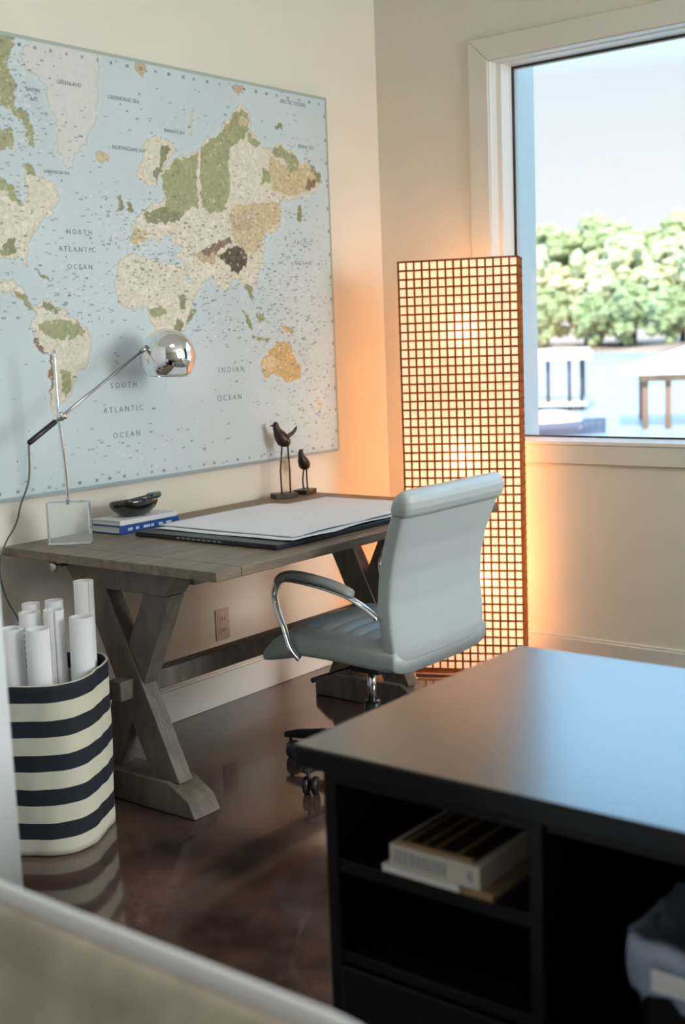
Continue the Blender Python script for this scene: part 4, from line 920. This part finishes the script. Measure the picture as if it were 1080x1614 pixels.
for v in range(3):
    h = (31, 23, 14)[v]
    me_c = bpy.data.meshes.new('crown'); bm = crown_bm(20+v, h*(.25, .27, .34)[v], h*.44, h*.52)
    bm.to_mesh(me_c); bm.free(); me_c.materials.append(leafm[v])
    me_t = bpy.data.meshes.new('trunk'); bm = NB(); add_tube(bm, [(0, 0, -2), (.1, 0, h*.3), (.3, .1, h*.7)], [h*.022, h*.016, h*.006], 8)
    add_tube(bm, [(.1, 0, h*.3), (h*.1, .2, h*.5)], [h*.01, h*.004], 6); add_tube(bm, [(.1, 0, h*.35), (-h*.1, -.2, h*.55)], [h*.01, h*.004], 6)
    bm.to_mesh(me_t); bm.free(); me_t.materials.append(M['bark'])
    protos.append((me_c, me_t))
R = random.Random(9)
# (proto, x, y, scale, label)
TREES = [
    (0, -124, 226, 1.00, 'tall olive tree at the far left of the wooded shore, beside the window frame'),
    (0, -113.5, 229, 1.05, 'tallest olive tree of the back row, left of centre above the dock'),
    (0, -103.5, 227, .97, 'tall tree in the middle of the back row across the lake'),
    (0, -94.5, 230, 1.03, 'tall rounded tree right of centre in the back row across the lake'),
    (0, -85, 226, .98, 'tall tree at the right edge of the back row across the lake'),
    (1, -117.5, 214, 1.0, 'pale yellow-green tree at the left, directly above the flat dock roof'),
    (1, -108.5, 216, .93, 'pale yellow-green tree second from the left in the middle row'),
    (1, -99.5, 213, 1.04, 'wide pale tree at the centre of the wooded shore'),
    (1, -91, 215, .98, 'pale green tree above the sandy bank, right of centre'),
    (1, -82.5, 212, 1.05, 'full pale green tree at the right edge of the view'),
    (2, -112, 206.5, 1.0, 'low bushy tree by the water, left of the sandy bank'),
    (2, -103, 207, .88, 'low bushy tree at the water line, centre left'),
    (2, -95.5, 207, 1.0, 'low darker bush-like tree beside the sandy bank'),
    (2, -87.5, 206, .9, 'low darker tree standing on top of the sandy bank at the right'),
]
def clear_shore(x): return 0
for v, x, y, s, lab in TREES:
    t = thing('tree', (x, y, -2.9+(y-206)*.02), lab, 'tree', 'trees on the far shore')
    t.scale = (s, s, s); t.rotation_euler[2] = R.uniform(0, 6.28)
    for nm, me in zip(('crown', 'trunk'), protos[v]):
        c = bpy.data.objects.new(nm, me); S.collection.objects.link(c); c.parent = t
# the woods go on to both sides of the view
lowc = []
for v in range(3):
    h = (28, 21, 14)[v]; m_ = bpy.data.meshes.new('crown_far'); b_ = crown_bm(40+v, h*.3, h*.44, h*.52, 40, 2, 1.5); b_.to_mesh(m_); b_.free(); lowc.append(m_)
bm = NB()
for side in ((-175, -132), (-74, -30)):
    for v, yy, st in ((0, 228, 9), (1, 215, 8), (2, 207, 8)):
        x = side[0]
        while x < side[1]:
            i0 = len(bm.verts); s = R.uniform(.9, 1.08)
            bm.from_mesh(lowc[v]); bm.verts.ensure_lookup_table()
            MM = Matrix.Translation((x, yy+R.uniform(-2, 2), -2.6)) @ Matrix.Rotation(R.uniform(0, 6), 4, 'Z') @ Matrix.Scale(s, 4)
            for q in bm.verts[i0:]: q.co = MM @ q.co
            x += st*R.uniform(.85, 1.15)
me = bpy.data.meshes.new('woodland'); bm.to_mesh(me); bm.free(); me.materials.append(leafm[0])
o = bpy.data.objects.new('woodland', me); S.collection.objects.link(o); o['kind'] = 'stuff'
tag(o, 'woods going on along the far shore on both sides of the view', 'woodland')

M['roof_white'] = mat('pale_roof', rgb(236, 230, 222), .6)
M['deck'] = mat('dock_timber', rgb(186, 140, 104), .7, noise=(3, .2))
M['post'] = mat('dock_post_timber', rgb(150, 112, 88), .8)
M['post_dark'] = mat('dark_dock_post', rgb(84, 78, 76), .8)
M['boat'] = mat('grey_boat_hull', rgb(96, 108, 124), .4)
M['boat_white'] = mat('white_boat_top', rgb(235, 230, 220), .5)
# right boathouse
bh = thing('boathouse', (-15.6, 47.5, WZ), 'boathouse roof on timber posts over the lake, right of the window view', 'boathouse')
ux = Vector((.90, .44, 0)); uy = Vector((-.44, .90, 0)); O = Vector((-19.85, 44.1, -.66))
def L2(a, b_, z): return O+ux*a+uy*b_+Vector((0, 0, z))
bm = NB()
e = [L2(0, 0, 0), L2(9, 0, 0), L2(9, 7, 0), L2(0, 7, 0)]; e2 = [p+Vector((0, 0, .12)) for p in e]; top = [L2(3.4, 3.5, 1.25), L2(5.6, 3.5, 1.25)]
V = [bm.verts.new(p) for p in e+e2+top]
for f in ((3, 2, 1, 0), (0, 1, 5, 4), (1, 2, 6, 5), (2, 3, 7, 6), (3, 0, 4, 7), (4, 5, 9, 8), (5, 6, 9), (6, 7, 8, 9), (7, 4, 8)): bm.faces.new([V[i] for i in f])
obj('roof', bm, M['roof_white'], bh)
LM = Matrix.Translation(O) @ Matrix(((ux.x, uy.x, 0, 0), (ux.y, uy.y, 0, 0), (0, 0, 1, 0), (0, 0, 0, 1)))
bm = NB(); add_box(bm, .9, 8.3, .6, .85, -.30, -.01, LM); add_box(bm, .9, 8.3, 6.2, 6.45, -.30, -.01, LM); obj('roof_beam', bm, M['deck'], bh)
for a in (1.1, 2.05, 4.4, 6.0, 8.0):
    for b_ in ((.72, 6.3) if a != 2.05 else (.72,)):
        bm = NB(); add_tube(bm, [L2(a, b_, -3.2), L2(a, b_, -.3)], .135, 10); obj('post', bm, M['post'], bh, smooth=True)
# left dock
dk = thing('boat_dock', (-28.5, 56, WZ), 'flat-roofed boat dock on dark posts at the left of the lake view', 'dock')
O = Vector((-31.2, 54.0, .0)); LM = Matrix.Translation(O) @ Matrix(((ux.x, uy.x, 0, 0), (ux.y, uy.y, 0, 0), (0, 0, 1, 0), (0, 0, 0, 1)))
bm = NB(); add_box(bm, -3, 4.6, 0, 8, -.24, .05, LM); add_box(bm, -3, 4.4, .2, 7.8, .05, .3, LM); obj('roof', bm, M['roof_white'], dk)
for a, b_, zb in ((2.2, .8, -3.2), (3.35, .6, -3.2), (4.0, 1.2, -3.2), (-1.0, .8, -3.2), (4.0, 7, -3.2), (-1.5, 7, -3.2)):
    p = O+ux*a+uy*b_; bm = NB(); add_tube(bm, [(p.x, p.y, WZ-.2), (p.x, p.y, -.24)], .11, 10); obj('post', bm, M['post_dark'], dk, smooth=True)
bm = NB(); add_box(bm, -3, 4.3, .3, 7.5, WZ+.25, WZ+.45, LM); obj('deck', bm, M['boat_white'], dk)
# boat moored in front of the dock
bt = thing('motor_boat', (-22.6, 43.6, WZ), 'small grey motor boat with a white cover moored before the left dock', 'boat')
O = Vector((-22.3, 41.7, WZ)); bm = NB(); rings = []
for u in range(15):
    s = u/14; w = .95*(1-max(0, (s-.45)/.55)**2.2)+.03; a = -1.7+4.4*s; sh_ = .5+.18*s*s
    rings.append([O+ux*a+uy*b_+Vector((0, 0, z)) for b_, z in ((-w*.6, -.05), (-w, sh_*.6), (-w, sh_), (-w*.86, sh_), (-w*.8, sh_-.12), (w*.8, sh_-.12), (w*.86, sh_), (w, sh_), (w, sh_*.6), (w*.6, -.05))])
ring_skin(bm, rings); obj('hull', bm, M['boat'], bt, smooth=False)
bm = NB(); rings = []
for u in range(9):
    s = u/8; a = -.9+2.6*s; h = .42+.34*math.sin(math.pi*s)**.7
    rings.append([O+ux*a+uy*(.7*math.cos(t))+Vector((0, 0, .3+max(0, h*math.sin(t)))) for t in [math.pi*j/10 for j in range(11)]]+[O+ux*a+Vector((0, 0, .3))])
ring_skin(bm, rings); obj('boat_cover', bm, M['boat_white'], bt, smooth=True)
